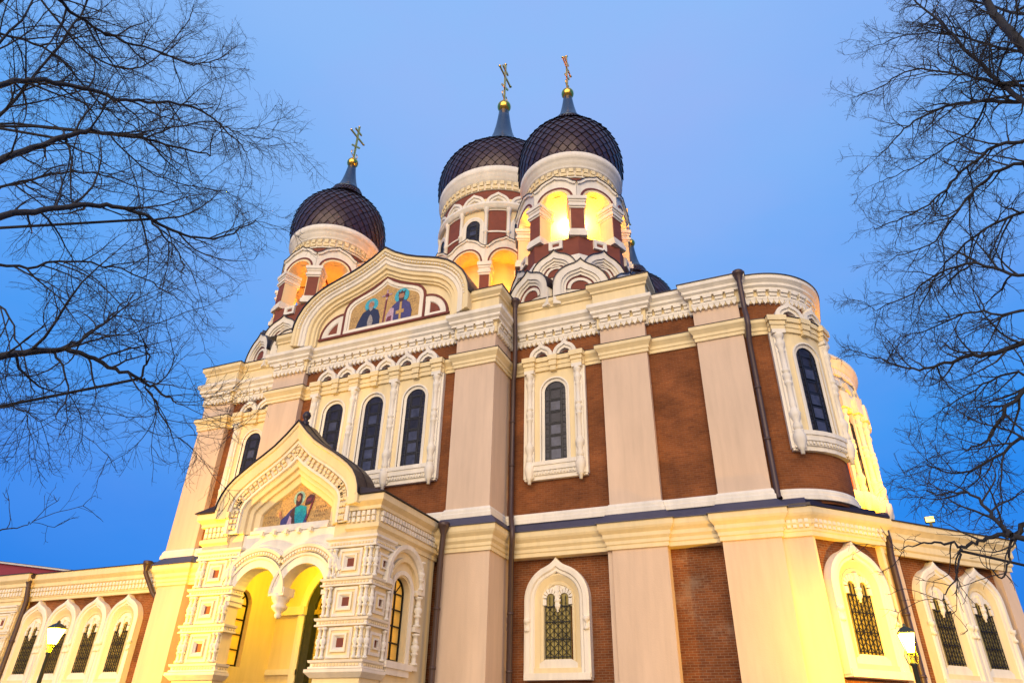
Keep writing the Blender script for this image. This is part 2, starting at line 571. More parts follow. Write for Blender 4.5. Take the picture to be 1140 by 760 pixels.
ENTP = [(-29.55, 26.5), (-29.55, 25.4), (-27.75, 25.4), (-27.75, 25.56), (-23.8, 25.56), (-23.8, 23.95), (-21.7, 23.95), (-21.7, 24.12),
        (-13.15, 24.12), (-13.15, 23.95), (-11.05, 23.95), (-11.05, 25.6), (-6.78, 25.6), (-6.78, 25.45), (-4.58, 25.45), (-4.58, 25.6),
        (-2.62, 25.6), (-2.62, 25.45), (-0.62, 25.45), (-0.62, 25.65), (0.36, 25.65), (2.65, 27.94), (2.12, 28.47)]
BASP = [(x, y - 0.2 if abs(y - 25.8) < .01 and x < -0.9 else (y - .14 if abs(y - 24.3) < .01 else y)) for x, y in UP]
# --- brick walls
def brick_strip(name, x0, x1, y, z0, z1, m=M_brick, a=None):
    mb = MB(FP(y)); mb.mat(m)
    mb.box(x0, x1, -1.2, 0, z0, z1)
    return mb.build(name, CATH)
for (x0, x1) in ((-28.0, -23.6), (-11.3, -6.6), (-4.75, -2.45)):
    brick_strip('brick_wall', x0, x1, 25.8, 9.3, 19.0)
brick_strip('brick_wall', -21.85, -13.0, 24.3, 9.3, 19.4)
for (x0, x1) in ((-27.85, -23.7), (-11.2, -6.7), (-4.7, -2.5)):
    brick_strip('lower_brick_wall', x0, x1, 26.0, 0, 8.5, M_brick_low)
brick_strip('lower_brick_wall', -21.8, -13.0, 24.5, 0, 8.5, M_brick_low)
cw = MB(); cw.mat(M_brick); cw.uvcyl = (AX, AY, AR); cw.smooth = True
cw.sheet([[(x, y, z) for z in (9.3, 12, 15, 19.0)] for x, y in [(-0.75, 25.8)] + arcpts(AX, AY, AR, 0, 100, 40)])
cw.build('curved_brick_wall', CATH)
core = MB(); core.mat(M_brick)
core.plan([(-29.6, 26.2), (-0.5, 26.2), (2.0, 28.6), (2.0, 46.4), (-0.5, 48.8), (-29.6, 48.8)], 0, 18.9)
core.plan([(-23.5, 25.0), (-11.4, 25.0), (-11.4, 26.3), (-23.5, 26.3)], 0, 18.9)
core.build('wall', CATH)

# --- pilasters
def pil(name, x0, x1, y, d, z0, z1, m):
    mb = MB(FP(y)); mb.mat(m)
    mb.box(x0, x1, -d, 0, z0, z1)
    return mb.build(name, CATH)
pil('pilaster', -29.8, -27.9, 25.5, 1.0, 9.3, 19.0, M_pink)
pil('pilaster', -23.7, -21.75, 24.0, 1.9, 9.3, 19.3, M_pink)
pil('pilaster', -13.1, -11.15, 24.0, 1.9, 9.3, 19.3, M_pink)
pil('pilaster', -6.68, -4.66, 25.5, 0.5, 9.3, 19.3, M_pink)
pil('pilaster', -2.55, -0.68, 25.5, 0.5, 9.3, 19.0, M_pink)
pil('lower_pilaster', -29.55, -27.75, 25.4, 1.0, 0, 8.5, M_pink)
pil('lower_pilaster', -23.8, -21.7, 23.95, 2.2, 0, 8.5, M_pink)
pil('lower_pilaster', -13.15, -11.05, 23.95, 2.2, 0, 8.5, M_pink)
pil('lower_pilaster', -6.66, -4.58, 25.45, 0.7, 0, 8.5, M_pink)
pil('lower_pilaster_edge', -6.86, -6.66, 25.56, 0.6, 0, 8.5, M_pink)
pil('lower_pilaster', -2.62, -0.62, 25.45, 0.7, 0, 8.5, M_pink)
pil('lower_pilaster', -0.70, 0.36, 25.65, 0.6, 0, 8.5, M_pink)

# --- horizontal mouldings
ENT = [(-0.6, 8.06), (0.07, 8.06), (0.07, 8.20), (0.11, 8.24), (0.11, 8.36), (0.19, 8.46), (0.19, 8.60), (0.30, 8.72), (0.34, 8.80), (0.34, 9.0), (-0.6, 9.0)]
FLA = [(-0.3, 9.004), (0.40, 9.004), (0.40, 9.03), (0.06, 9.40), (-0.3, 9.40)]
BAS = [(-0.3, 9.39), (0.13, 9.39), (0.13, 9.56), (0.09, 9.60), (0.09, 9.70), (0.04, 9.80), (0.0, 9.82), (-0.3, 9.86)]
def dent(mb, L):
    mb.mat(M_white)
    mb.box(-L * 0.32, L * 0.32, 0.05, 0.215, 8.50, 8.62)
    mb.box(-L * 0.32, L * 0.32, 0.05, 0.175, 8.34, 8.46)
wsweep('entablature', ENTP, ENT, M_cream, CATH, extra=[(ENTP[19:22], 0.2, dent)])
wsweep('roof_flashing', ENTP[:21], FLA, M_flash, CATH)
wsweep('base_moulding', BASP, BAS, M_white, CATH)
STR = [(-0.05, 16.30), (0.07, 16.30), (0.07, 16.44), (0.11, 16.47), (0.11, 16.60), (0.20, 16.72), (0.25, 16.78), (0.25, 16.93), (-0.05, 16.95)]
STC = [(-0.05, 16.934), (0.27, 16.934), (0.27, 16.965), (-0.05, 17.02)]
wsweep('string_course', UP, STR, M_cream, CATH)
wsweep('string_course_flashing', UP, STC, M_roof, CATH)
FRZ = [(-0.05, 17.83), (0.07, 17.83), (0.10, 17.86), (0.10, 18.42), (-0.05, 18.42)]
def frz(fo, L):                                 # slotted corbels with scalloped pendants below
    fo.mat(M_white)
    b = min(L * 0.39, 0.2)
    fo.box(-b, b, 0.05, 0.27, 18.28, 18.43)
    fo.box(-b * 0.9, b * 0.9, 0.05, 0.20, 18.13, 18.28)
    fo.box(-L / 2, L / 2, -0.02, 0.15, 17.99, 18.13)
    for s in (-1, 1):
        c = s * L * 0.25; q = L * 0.25
        fo.prism([(c - q + 0.006, 18.04), (c - q * 0.9, 17.94), (c - q * 0.6, 17.85), (c - q * .25, 17.79), (c, 17.75), (c + q * .25, 17.79), (c + q * 0.6, 17.85), (c + q * 0.9, 17.94), (c + q - 0.006, 18.04)], -0.02, 0.14)
wsweep('frieze', UP, FRZ, M_cream, CATH, extra=[(UP[:20], 0.46, frz), (arcpts(AX, AY, AR, 0, 90, 9), 0.42, frz)])
CRN = [(-0.05, 18.40), (0.24, 18.40), (0.24, 18.50), (0.33, 18.58), (0.33, 18.70), (0.42, 18.80), (0.46, 18.84), (0.46, 19.02), (-0.05, 19.02)]
wsweep('cornice', UP, CRN, M_white, CATH)
ATT = [(-0.05, 19.02), (0.30, 19.02), (0.30, 19.12), (0.22, 19.16), (0.22, 19.62), (0.30, 19.66), (0.30, 19.76), (0.38, 19.84), (0.44, 19.90), (0.44, 20.10), (-0.05, 20.12)]
ATE = [(-0.3, 20.104), (0.48, 20.104), (0.48, 20.14), (-0.9, 20.24)]
wsweep('attic', UP[:6] + [(-23.7, 24.0), (-22.3, 24.0)], ATT, M_cream, CATH)
wsweep('attic', [(-12.5, 24.0)] + UP[10:i_p1] + [(-4.66, 26.6)], ATT, M_cream, CATH)
wsweep('roof_edge', UP[:6] + [(-22.3, 24.0)], ATE, M_roof, CATH)
wsweep('roof_edge', [(-12.5, 24.0)] + UP[10:i_p1] + [(-4.66, 28.6)], ATE, M_roof, CATH)
LWE = [(-0.3, 19.024), (0.50, 19.024), (0.50, 19.06), (-0.9, 19.5)]
wsweep('roof_edge', [(-4.66, 25.8)] + UP[i_p1 + 1:], LWE, M_roof, CATH)
for pts_, za, zb_ in (([(-29.0, 26.6), (-4.7, 26.6), (-4.7, 48), (-29.0, 48)], 19.0, 20.2),
                      ([(-22.5, 24.6), (-12.2, 24.6), (-12.2, 26.7), (-22.5, 26.7)], 19.4, 20.17),
                      ([(-4.8, 26.6), (-0.5, 26.6), (1.4, 28.6), (1.4, 46), (-4.8, 48)], 18.6, 19.45)):
    rf = MB(); rf.mat(M_roof); rf.plan(pts_, za, zb_); rf.build('roof', CATH)
# frieze ornament: slotted corbels with scalloped pendants below
# --- upper window (leaded glass, colonettes, twin kokoshniks): u = centre list, w = 0 on the brick
BALU = [(0.10, 11.95), (0.17, 12.0), (0.19, 12.12), (0.12, 12.3), (0.21, 12.5), (0.24, 12.65), (0.15, 12.8), (0.12, 12.9), (0.145, 13.0), (0.125, 13.1),
        (0.125, 13.85), (0.17, 13.9), (0.17, 13.98), (0.12, 14.02), (0.185, 14.12), (0.185, 14.28), (0.12, 14.38), (0.17, 14.42), (0.17, 14.5), (0.125, 14.55),
        (0.125, 15.3), (0.16, 15.36), (0.12, 15.45), (0.19, 15.6), (0.21, 15.72), (0.13, 15.85), (0.16, 15.95), (0.22, 16.05), (0.22, 16.15), (0.13, 16.2)]
BALU = [(r * .84, z) for r, z in BALU]
def glass_pane(mb, uc, hw, z0, zs, w, rows=6):
    P = [(uc - hw, z0)] + arch(uc, zs, hw, 14) + [(uc + hw, z0)]
    mb.mat(M_glass)
    mb.prism(P, w - 0.03, w)
    mb.mat(M_glass2)
    hr = (zs + 0.15 - z0) / rows
    for k in range(rows):
        if k % 2 == 0 or k < 2:
            zc = z0 + hr * (k + 0.5)
            mb.box(uc - hw * 0.44, uc + hw * 0.44, w - 0.02, w + 0.006, zc - hr * 0.38, zc + hr * 0.38)
    mb.mat(M_lead)
    for k in range(rows):
        zc = z0 + hr * (k + 0.5)
        for sg in (-1, 1):
            mb.box(uc + sg * hw * 0.46 - 0.012, uc + sg * hw * 0.46 + 0.012, w, w + 0.022, zc - hr * 0.42, zc + hr * 0.42)
            mb.box(uc - hw * 0.46, uc + hw * 0.46, w, w + 0.021, zc + sg * hr * 0.40 - 0.012, zc + sg * hr * 0.40 + 0.012)
    for k in range(rows + 1):
        z = z0 + (zs + 0.15 - z0) * k / rows
        mb.box(uc - hw * 0.99, uc + hw * 0.99, w, w + 0.025, z - 0.018, z + 0.018)
    for k in range(rows * 2):
        z = z0 + (zs - z0) * (k + 0.5) / (rows * 2)
        for s in (-1, 1):
            mb.box(uc + s * hw * 0.80 - hw * 0.19, uc + s * hw * 0.80 + hw * 0.19, w, w + 0.02, z - 0.010, z + 0.010)
    for s in (-0.6, 0.6):
        mb.box(uc + s * hw - 0.018, uc + s * hw + 0.018, w, w + 0.027, z0, zs + hw * 0.76)
    mb.sweep([(uc - hw, z0)] + arch(uc, zs, hw, 14) + [(uc + hw, z0)], [(-0.035, w - 0.01), (-0.035, w + 0.03), (0.02, w + 0.03)])

def kokoshnik(mb, uc, z0, hw, h, w0, w1, red=True, edge=None):
    """small keel-arched hood, stepped towards the middle"""
    r = hw
    out_ = keel(uc, z0, r, h, brk=70)
    k = hw / 0.57
    mb.mat(M_white)
    mb.sweep(out_, [(0, w0), (0, w1), (-0.16 * k, w1), (-0.16 * k, w1 - 0.07), (-0.30 * k, w1 - 0.07), (-0.30 * k, w1 - 0.17), (-0.36 * k, w0)])
    mb.prism(keel(uc, z0, r * .8, h * .8, brk=70), w0, w0 + 0.14)
    mb.mat(M_tbrick)
    mb.prism(arch(uc, z0, r * 0.42, 10), w0, w0 + 0.16)

def upper_window(xf, cents, label=None, bays=None):
    """window of several lights; returns the window frame object with its sub-parts"""
    lo, hi = cents[0] - 1.125, cents[-1] + 1.125
    fr = MB(xf); fr.mat(M_white)
    for c in cents:
        ap = [(c - 0.62, 11.98)] + arch(c, 15.27, 0.62, 16) + [(c + 0.62, 11.98)]
        fr.mat(M_cream)
        arch_panel(fr, c - 1.125, c + 1.125, 11.9, 16.32, ap, 0.0, 0.16)
        fr.mat(M_white)
        fr.sweep(ap, [(-0.13, 0.03), (-0.13, 0.09), (0.0, 0.12), (0.0, 0.19), (0.07, 0.19), (0.07, 0.10)])
        ap2 = [(c - 0.86, 11.95)] + arch(c, 15.27, 0.80, 16) + [(c + 0.86, 11.95)]
    for u in (lo - 0.13, hi + 0.13):
        fr.box(u - 0.17, u + 0.17, 0, 0.20, 11.3, 16.32)
    sl = fr.build('window', CATH)
    if label: sl['label'] = label
    for c in cents:
        gp = MB(xf); glass_pane(gp, c, 0.50, 12.05, 15.27, 0.05)
        gp.build('pane', sl)
    n = max(2, int((hi - lo) / 0.4))
    si = MB(xf); si.mat(M_white)
    si.box(lo + 0.12, hi - 0.12, 0, 0.34, 11.80, 11.97, n)
    si.box(lo - 0.10, hi + 0.10, 0, 0.30, 11.58, 11.80, n)
    si.box(lo - 0.18, hi + 0.18, 0, 0.24, 11.40, 11.58, n)
    si.box(lo - 0.26, hi + 0.26, 0, 0.18, 11.22, 11.40, n)
    m = int((hi - lo) / 0.13)
    for k in range(m):
        u = lo + (hi - lo) * (k + 0.5) / m
        si.box(u - 0.035, u + 0.035, 0.24, 0.28, 11.44, 11.55)
    si.build('sill', sl)
    for u in [lo] + [(a + b) / 2 for a, b in zip(cents, cents[1:])] + [hi]:
        c = MB(xf); c.mat(M_white)
        c.lathe(u, 0.27, BALU, 12)
        c.lathe(u, 0.27, [(0.02, 11.02), (0.07, 11.03), (0.08, 11.2), (0.13, 11.24), (0.13, 11.30), (0.18, 11.45), (0.21, 11.6), (0.21, 11.78), (0.16, 11.86), (0.18, 11.95), (0.1, 11.97)], 12)
        c.box(u - 0.19, u + 0.19, 0.0, 0.26, 11.3, 16.3)
        c.box(u - 0.23, u + 0.23, 0.0, 0.44, 16.15, 16.32)
        c.build('colonette', sl)
    en = MB(xf); en.mat(M_cream)
    def layer(u0, u1, w, z0, z1): en.box(u0, u1, 0, w, z0, z1, max(1, int((u1 - u0) / 0.4)))
    layer(lo - 0.3, hi + 0.3, 0.26, 16.30, 16.50)
    layer(lo - 0.3, hi + 0.3, 0.30, 16.50, 16.72)
    layer(lo - 0.34, hi + 0.34, 0.38, 16.72, 16.94)
    for u in [lo] + [(a + b) / 2 for a, b in zip(cents, cents[1:])] + [hi]:
        layer(u - 0.24, u + 0.24, 0.42, 16.31, 16.52)
        layer(u - 0.27, u + 0.27, 0.47, 16.52, 16.71)
        layer(u - 0.32, u + 0.32, 0.54, 16.71, 16.95)
    for c in cents:
        layer(c - 0.14, c + 0.14, 0.36, 16.22, 16.45)
        layer(c - 0.18, c + 0.18, 0.42, 16.45, 16.715)
        layer(c - 0.22, c + 0.22, 0.47, 16.715, 16.945)
    en.mat(M_roof)
    layer(lo - 0.36, hi + 0.36, 0.42, 16.952, 16.975)
    en.build('window_entablature', sl)
    for c in cents:
        for s in (-1, 1):
            kk = MB(xf)
            kokoshnik(kk, c + s * 0.563, 16.98, 0.555, 0.80, 0.0, 0.40)
            kk.build('kokoshnik', sl)
    return sl
upper_window(FP(24.3), [XC - 2.25, XC, XC + 2.25], 'wide triple window with six kokoshniks above')
upper_window(FP(25.8), [-8.93])
upper_window(FP(25.8), [-25.87])
upper_window(CY(AX, AY, AR), [AR * radians(46)], 'window bent around the rounded corner')

# --- lower window (keel-arched splayed frame, iron grille)
def lower_window(xf, uc, hw=1.29, glow=False, parent=None, sill=True, name='window'):
    parent = parent or CATH
    k = hw / 1.29
    foot, zs = 3.80, 8.03 - 1.2 * hw
    fr = MB(xf); fr.mat(M_white)
    outl = keel(uc, zs, hw, 8.03 - zs, foot, brk=70)
    fr.sweep(outl, [(0, 0), (0, 0.34), (-0.08 * k, 0.37), (-0.22 * k, 0.37), (-0.27 * k, 0.30), (-0.36 * k, 0.30), (-0.40 * k, 0.25)])
    fr.mat(M_cream)
    r2 = hw - 0.40 * k
    fr.sweep([(uc - r2, foot)] + arch(uc, zs, r2, 18) + [(uc + r2, foot)],
             [(0.06, 0.255), (0, 0.25), (-0.22 * k, 0.12), (-0.22 * k, 0.16), (-0.32 * k, 0.14), (-0.37 * k, 0.0)])
    # arched back panel around the glass
    r3 = 0.60 * k
    fr.mat(M_white)
    fr.prism(arch(uc, zs, r3, 16) + [(uc + r3, 6.25), (uc - r3, 6.25)], 0.0, 0.085)
    for s in (-1, 1):
        c = uc + s * 0.27 * k
        for j in range(7):                          # fan of little voussoirs above each light
            a = radians(180 - 180 * (j + 0.5) / 7)
            u0, z0 = c + cos(a) * 0.17 * k, 6.55 + sin(a) * 0.17
            u1, z1 = c + cos(a) * 0.33 * k, 6.55 + sin(a) * 0.36
            d = (-sin(a) * 0.055, cos(a) * 0.055)
            fr.prism([(u0 - d[0] * .6, z0 - d[1] * .6), (u1 - d[0], z1 - d[1]), (u1 + d[0], z1 + d[1]), (u0 + d[0] * .6, z0 + d[1] * .6)], 0.08, 0.17)
        fr.lathe(uc + s * hw * 0.905, 0.34, [(0.0, 5.35), (0.11, 5.36), (0.11, 5.44), (0.06, 5.5), (0.06, 5.62), (0.13, 5.68), (0.13, 5.8), (0.0, 5.82)], 10)
        fr.box(uc + s * 0.52 * k - 0.07, uc + s * 0.52 * k + 0.07, 0.03, 0.19, 6.3, 6.52)
    fr.box(uc - 0.075, uc + 0.075, 0.05, 0.22, 6.3, 7.0)
    fr.lathe(uc, 0.15, [(0.0, 6.02), (0.05, 6.06), (0.04, 6.12), (0.10, 6.2), (0.12, 6.3), (0.05, 6.36), (0.13, 6.42), (0.13, 6.5), (0, 6.51)], 10)
    if sill:
        fr.mat(M_white)
        fr.box(uc - hw + 0.02, uc + hw - 0.02, 0, 0.40, 3.72, 3.95)
        fr.mat(M_cream)
        fr.box(uc - hw + 0.12, uc + hw - 0.12, 0, 0.282, 3.952, 4.12)
        fr.mat(M_white)
        fr.prism([(uc - hw * 0.8, 4.12), (uc + hw * 0.8, 4.12), (uc + 0.5 * k, 4.42), (uc - 0.5 * k, 4.42)], 0, 0.16)
    w = fr.build(name, parent)
    gp = MB(xf); gp.mat(M_lowglass)
    gp.prism([(uc - 0.50 * k, 4.42), (uc + 0.50 * k, 4.42), (uc + 0.50 * k, 6.55)] + arch(uc + 0.27 * k, 6.55, 0.19 * k, 8, 0, 180) + arch(uc - 0.27 * k, 6.55, 0.19 * k, 8, 0, 180) + [(uc - 0.50 * k, 6.55)], 0.088, 0.10)
    if parent is CATH: gp.build('pane', w)
    gr = MB(xf); gr.mat(M_iron)
    b = 0.011
    for i in range(7):
        u = uc - 0.48 * k + 0.96 * k * i / 6
        gr.box(u - b, u + b, 0.14, 0.165, 4.42, 6.62)
    for z in (4.5, 5.1, 5.7, 6.25):
        gr.box(uc - 0.5 * k, uc + 0.5 * k, 0.135, 0.17, z - 0.014, z + 0.014)
    for z in (4.5, 4.8, 5.1, 5.4, 5.7, 6.0):
        for i in range(3):
            u0 = uc - 0.48 * k + 0.32 * k * i
            gr.tube([(u0, 0.155, z), (u0 + 0.32 * k, 0.155, z + 0.3)], 0.012, 4)
            gr.tube([(u0 + 0.32 * k, 0.155, z), (u0, 0.155, z + 0.3)], 0.012, 4)
    if parent is not CATH:
        gp.build('pane', w)
    if parent is CATH: gr.build('grille', w)
    return w, gp, gr

lower_window(FP(26.0), -9.0)
# rounded-corner base: 45 degree chamfer
CH = FR(0.36, 25.65, pi / 4)
ch = MB(CH); ch.mat(M_brick_low)
ch.box(0, 3.24, -1.5, -0.25, 0, 8.5)
ch.build('lower_brick_wall', CATH)
CHW = FR(0.36 - 0.25 * sin(pi / 4), 25.65 + 0.25 * cos(pi / 4), pi / 4)
lower_window(CHW, 1.64)
for (a, b) in ((0.0, 0.12), (3.12, 3.24)):
    m_ = MB(CH); m_.mat(M_cream); m_.box(a, b, -0.3, -0.02, 0, 8.4); m_.build('corner_strip', CATH)
crf = MB(); crf.mat(M_roof)
crf.plan([(-0.62, 25.3), (0.5, 25.25), (3.1, 27.85), (2.3, 29.6), (-0.62, 27.5)], 9.02, 9.12)
crf.plan([(-0.62, 25.6), (0.3, 25.55), (2.7, 27.95), (2.1, 29.6), (-0.62, 27.5)], 9.12, 9.36)
crf.build('corner_roof', CATH)
# ------------------------------------------------------------------ main gable over the middle bay
GT = [(1, 0), (.992, .10), (.965, .21), (.915, .33), (.84, .44), (.75, .53), (.65, .595), (.53, .65), (.40, .705), (.27, .775), (.13, .875), (0, 1)]
GP = norm_curve(GT, XC, 20.02, 5.06, 4.0)
gb = MB(FP(24.0)); gb.mat(M_cream)
gb.prism([(XC - 5.5, 19.0), (XC - 5.06, 19.3)] + GP + [(XC + 5.06, 19.3), (XC + 5.5, 19.0)], -1.2, 0.02)
GPf = [(XC - 5.06, 19.1)] + GP + [(XC + 5.06, 19.1)]
gb.sweep(GPf, [(0, -0.5), (0, 0.68), (-0.16, 0.68), (-0.20, 0.60), (-0.30, 0.60), (-0.34, 0.52), (-0.40, 0.52)])
gb.mat(M_white)
gb.sweep(GPf, [(-0.36, 0.3), (-0.36, 0.54), (-0.46, 0.54), (-0.50, 0.46), (-0.66, 0.46), (-0.70, 0.36)])
gb.mat(M_cream)
gb.sweep(GPf, [(-0.66, 0.2), (-0.66, 0.38), (-0.86, 0.38), (-0.90, 0.26), (-1.06, 0.26), (-1.10, 0.16), (-1.18, 0.16), (-1.2, 0.0)])
# tiny bead row on the archivolt
bd = gb; bd.mat(M_white)
def path_points(P, sp):
    acc = 0.0; outp = []
    for (a, b) in zip(P, P[1:]):
        L = hypot(b[0] - a[0], b[1] - a[1])
        d = sp - acc
        while d <= L:
            t = d / L
            outp.append((a[0] + (b[0] - a[0]) * t, a[1] + (b[1] - a[1]) * t, atan2(b[1] - a[1], b[0] - a[0])))
            d += sp
        acc = (acc + L) % sp
    return outp
for (u, z, a) in path_points(GP, 0.17):
    nx, nz_ = -sin(a), cos(a)
    cu, cz = u - nx * 0.26, z - nz_ * 0.26
    bd.box(cu - 0.045, cu + 0.045, 0.575, 0.635, cz - 0.045, cz + 0.045)
gable = gb.build('gable', CATH)
# gable vault roof running back to the drum
vr = MB(FP(24.0)); vr.mat(M_roof)
vr.sweep(GP, [(0.0, 0.74), (0.07, 0.74), (0.07, -9.5), (0.0, -9.5)])
vr.prism(GP, -9.0, -1.1)
vr.build('gable_roof', CATH)
# red outline, white inner frames, mosaic
CT = [(1, 0), (1, .42), (.975, .52), (.91, .60), (.80, .665), (.66, .715), (.50, .76), (.34, .81), (.17, .89), (0, 1)]
rt = MB(FP(24.0)); rt.mat(M_red)
C1 = norm_curve(CT, XC, 19.52, 2.42, 3.1)
rt.sweep(C1, [(0.0, 0.0), (0.0, 0.13), (-0.12, 0.13), (-0.12, 0.0)])
rt.box(XC - 3.80, XC + 3.80, 0, 0.132, 19.41, 19.52)
for s in (-1, 1):
    q = [(XC + s * (2.42 + 1.32 * cos(radians(t))), 19.52 + 1.30 * sin(radians(t))) for t in range(0, 91, 9)]
    q = q if s > 0 else q
    if s > 0: q = q[::-1]
    rt.sweep(q, [(0.0, 0.0), (0.0, 0.128), (-0.11, 0.128), (-0.11, 0.0)])
rt.build('red_trim', gable)
wf = MB(FP(24.0)); wf.mat(M_white)
wf.sweep(C1, [(-0.12, 0.0), (-0.12, 0.10), (-0.30, 0.10), (-0.30, 0.05), (-0.40, 0.03), (-0.40, 0.0)])
wf.box(XC - 2.3, XC + 2.3, 0, 0.11, 19.52, 19.70)
for s in (-1, 1):
    q = [(XC + s * (2.42 + 1.21 * cos(radians(t))), 19.52 + 1.19 * sin(radians(t))) for t in range(0, 91, 9)]
    if s > 0: q = q[::-1]
    wf.sweep(q, [(0.0, 0.0), (0.0, 0.09), (-0.30, 0.09), (-0.34, 0.04)])
    wf.box(min(XC + s * 2.44, XC + s * 2.70), max(XC + s * 2.44, XC + s * 2.70), 0, 0.094, 19.525, 20.7)
    wf.box(XC + s * 3.05 - 0.58, XC + s * 3.05 + 0.58, 0, 0.086, 19.522, 19.68)
wf.build('white_frame', gable)
for s in (-1, 1):
    ln = MB(FP(24.0)); ln.mat(M_tbrick)
    q = [(XC + s * (2.66 + 0.66 * cos(radians(t))), 19.66 + 0.68 * sin(radians(t))) for t in range(0, 91, 9)]
    ln.prism(q + [(XC + s * 2.66, 19.66)], 0, 0.035)
    ln.build('brick_lunette', gable)

# mosaics -------------------------------------------------------------
def mosaic_mat(name, base):
    m = bpy.data.materials.new(name); m.use_nodes = True
    t = m.node_tree; b = t.nodes['Principled BSDF']
    b.inputs['Roughness'].default_value = 0.4
    g_ = t.nodes.new('ShaderNodeNewGeometry')
    v = t.nodes.new('ShaderNodeTexVoronoi'); v.inputs['Scale'].default_value = 22
    t.links.new(g_.outputs['Position'], v.inputs['Vector'])
    r = t.nodes.new('ShaderNodeMapRange')
    sp = t.nodes.new('ShaderNodeSeparateXYZ'); t.links.new(v.outputs['Color'], sp.inputs[0])
    t.links.new(sp.outputs[0], r.inputs[0])
    r.inputs[3].default_value = 0.7; r.inputs[4].default_value = 1.25
    s_ = t.nodes.new('ShaderNodeVectorMath'); s_.operation = 'SCALE'; s_.inputs[0].default_value = base
    t.links.new(r.outputs[0], s_.inputs['Scale']); t.links.new(s_.outputs[0], b.inputs['Base Color'])
    return m
MO_gold = mosaic_mat('mosaic_gold', (0.47, 0.29, 0.085))
MO_halo = mosaic_mat('mosaic_turquoise', (0.04, 0.36, 0.46))
MO_pale = mosaic_mat('mosaic_pale_green', (0.28, 0.46, 0.36))
MO_navy = mosaic_mat('mosaic_navy', (0.014, 0.02, 0.055))
MO_blue = mosaic_mat('mosaic_blue', (0.05, 0.045, 0.16))
MO_teal = mosaic_mat('mosaic_teal', (0.01, 0.26, 0.34))
MO_skin = mosaic_mat('mosaic_flesh', (0.36, 0.17, 0.08))
MO_hair = mosaic_mat('mosaic_brown', (0.06, 0.022, 0.012))
MO_grey = mosaic_mat('mosaic_grey', (0.30, 0.27, 0.24))
MO_wine = mosaic_mat('mosaic_wine', (0.16, 0.03, 0.04))
MO_rose = mosaic_mat('mosaic_rose', (0.45, 0.30, 0.36))
def ell(c, z, a, b, n=20): return [(c + a * cos(2 * pi * i / n), z + b * sin(2 * pi * i / n)) for i in range(n)]
class Layers:
    def __init__(s, xf): s.mb = MB(xf); s.w = 0.012
    def put(s, pts, m):
        s.mb.mat(m); s.mb.prism(pts, 0.0, s.w); s.w += 0.0035
def scribble(L, u, z, wd, rows, rng):
    for r in range(rows):
        x = u
        while x < u + wd:
            l = rng.uniform(0.03, 0.07)
            L.mb.mat(MO_hair)
            L.mb.box(x, x + 0.014, 0.0, 0.016, z - r * 0.16 - 0.09, z - r * 0.16)
            if rng.random() < 0.7:
                h = rng.choice((0.0, 0.04, 0.078))
                L.mb.box(x, x + l, 0.0, 0.0155, z - r * 0.16 - 0.09 + h, z - r * 0.16 - 0.078 + h)
            x += l + 0.03
rng = random.Random(3)
mo = Layers(FP(23.98))
C2 = norm_curve(CT, XC, 19.70, 2.04, 2.42)
mo.put(C2, MO_gold)
mo.put(ell(XC - 0.82, 21.02, 0.40, 0.40), MO_halo)                      # robed monk with grey beard
mo.put([(XC - 1.62, 19.71), (XC - 1.52, 20.1), (XC - 1.28, 20.62), (XC - 0.95, 20.8), (XC - 0.68, 20.8), (XC - 0.36, 20.6), (XC - 0.22, 20.2), (XC - 0.2, 19.71)], MO_navy)
mo.put(ell(XC - 0.82, 21.0, 0.17, 0.22), MO_skin)
mo.put([(XC - 0.98, 21.08), (XC - 0.96, 21.22), (XC - 0.82, 21.28), (XC - 0.68, 21.22), (XC - 0.66, 21.08), (XC - 0.74, 21.16), (XC - 0.9, 21.16)], MO_grey)
mo.put([(XC - 0.96, 20.96), (XC - 0.92, 20.74), (XC - 0.82, 20.62), (XC - 0.72, 20.74), (XC - 0.68, 20.96), (XC - 0.76, 20.88), (XC - 0.88, 20.88)], MO_grey)
mo.put([(XC - 0.88, 20.3), (XC - 0.80, 20.42), (XC - 0.70, 20.3), (XC - 0.60, 20.0), (XC - 0.66, 19.72), (XC - 0.9, 19.72), (XC - 0.94, 20.0)], MO_grey)
mo.put([(XC - 0.03, 19.71), (XC + 0.05, 19.71), (XC + 0.12, 21.3), (XC + 0.04, 21.3)], MO_wine)         # staff with a cross
mo.put([(XC - 0.22, 21.33), (XC + 0.38, 21.37), (XC + 0.38, 21.45), (XC - 0.22, 21.41)], MO_rose)
mo.put([(XC + 0.04, 21.12), (XC + 0.12, 21.12), (XC + 0.12, 21.72), (XC + 0.04, 21.72)], MO_rose)
mo.put(ell(XC + 0.08, 21.39, 0.12, 0.12, 10), MO_wine)
mo.put(ell(XC + 0.98, 21.14, 0.42, 0.44), MO_halo)                      # crowned prince in blue
mo.put([(XC + 0.22, 19.71), (XC + 0.24, 20.1), (XC + 0.5, 20.62), (XC + 0.8, 20.86), (XC + 1.18, 20.86), (XC + 1.48, 20.62), (XC + 1.64, 20.15), (XC + 1.62, 19.71)], MO_blue)
mo.put([(XC + 0.18, 19.72), (XC + 0.2, 20.15), (XC + 0.42, 20.55), (XC + 0.6, 20.45), (XC + 0.62, 19.72)], MO_rose)
mo.put([(XC + 0.2, 19.72), (XC + 0.28, 20.0), (XC + 0.5, 20.05), (XC + 0.5, 19.72)], MO_wine)
mo.put([(XC + 0.74, 20.05), (XC + 1.2, 20.1), (XC + 1.2, 20.3), (XC + 0.74, 20.26)], MO_gold)
mo.put([(XC + 0.94, 19.72), (XC + 1.06, 19.72), (XC + 1.04, 20.84), (XC + 0.92, 20.84)], MO_gold)
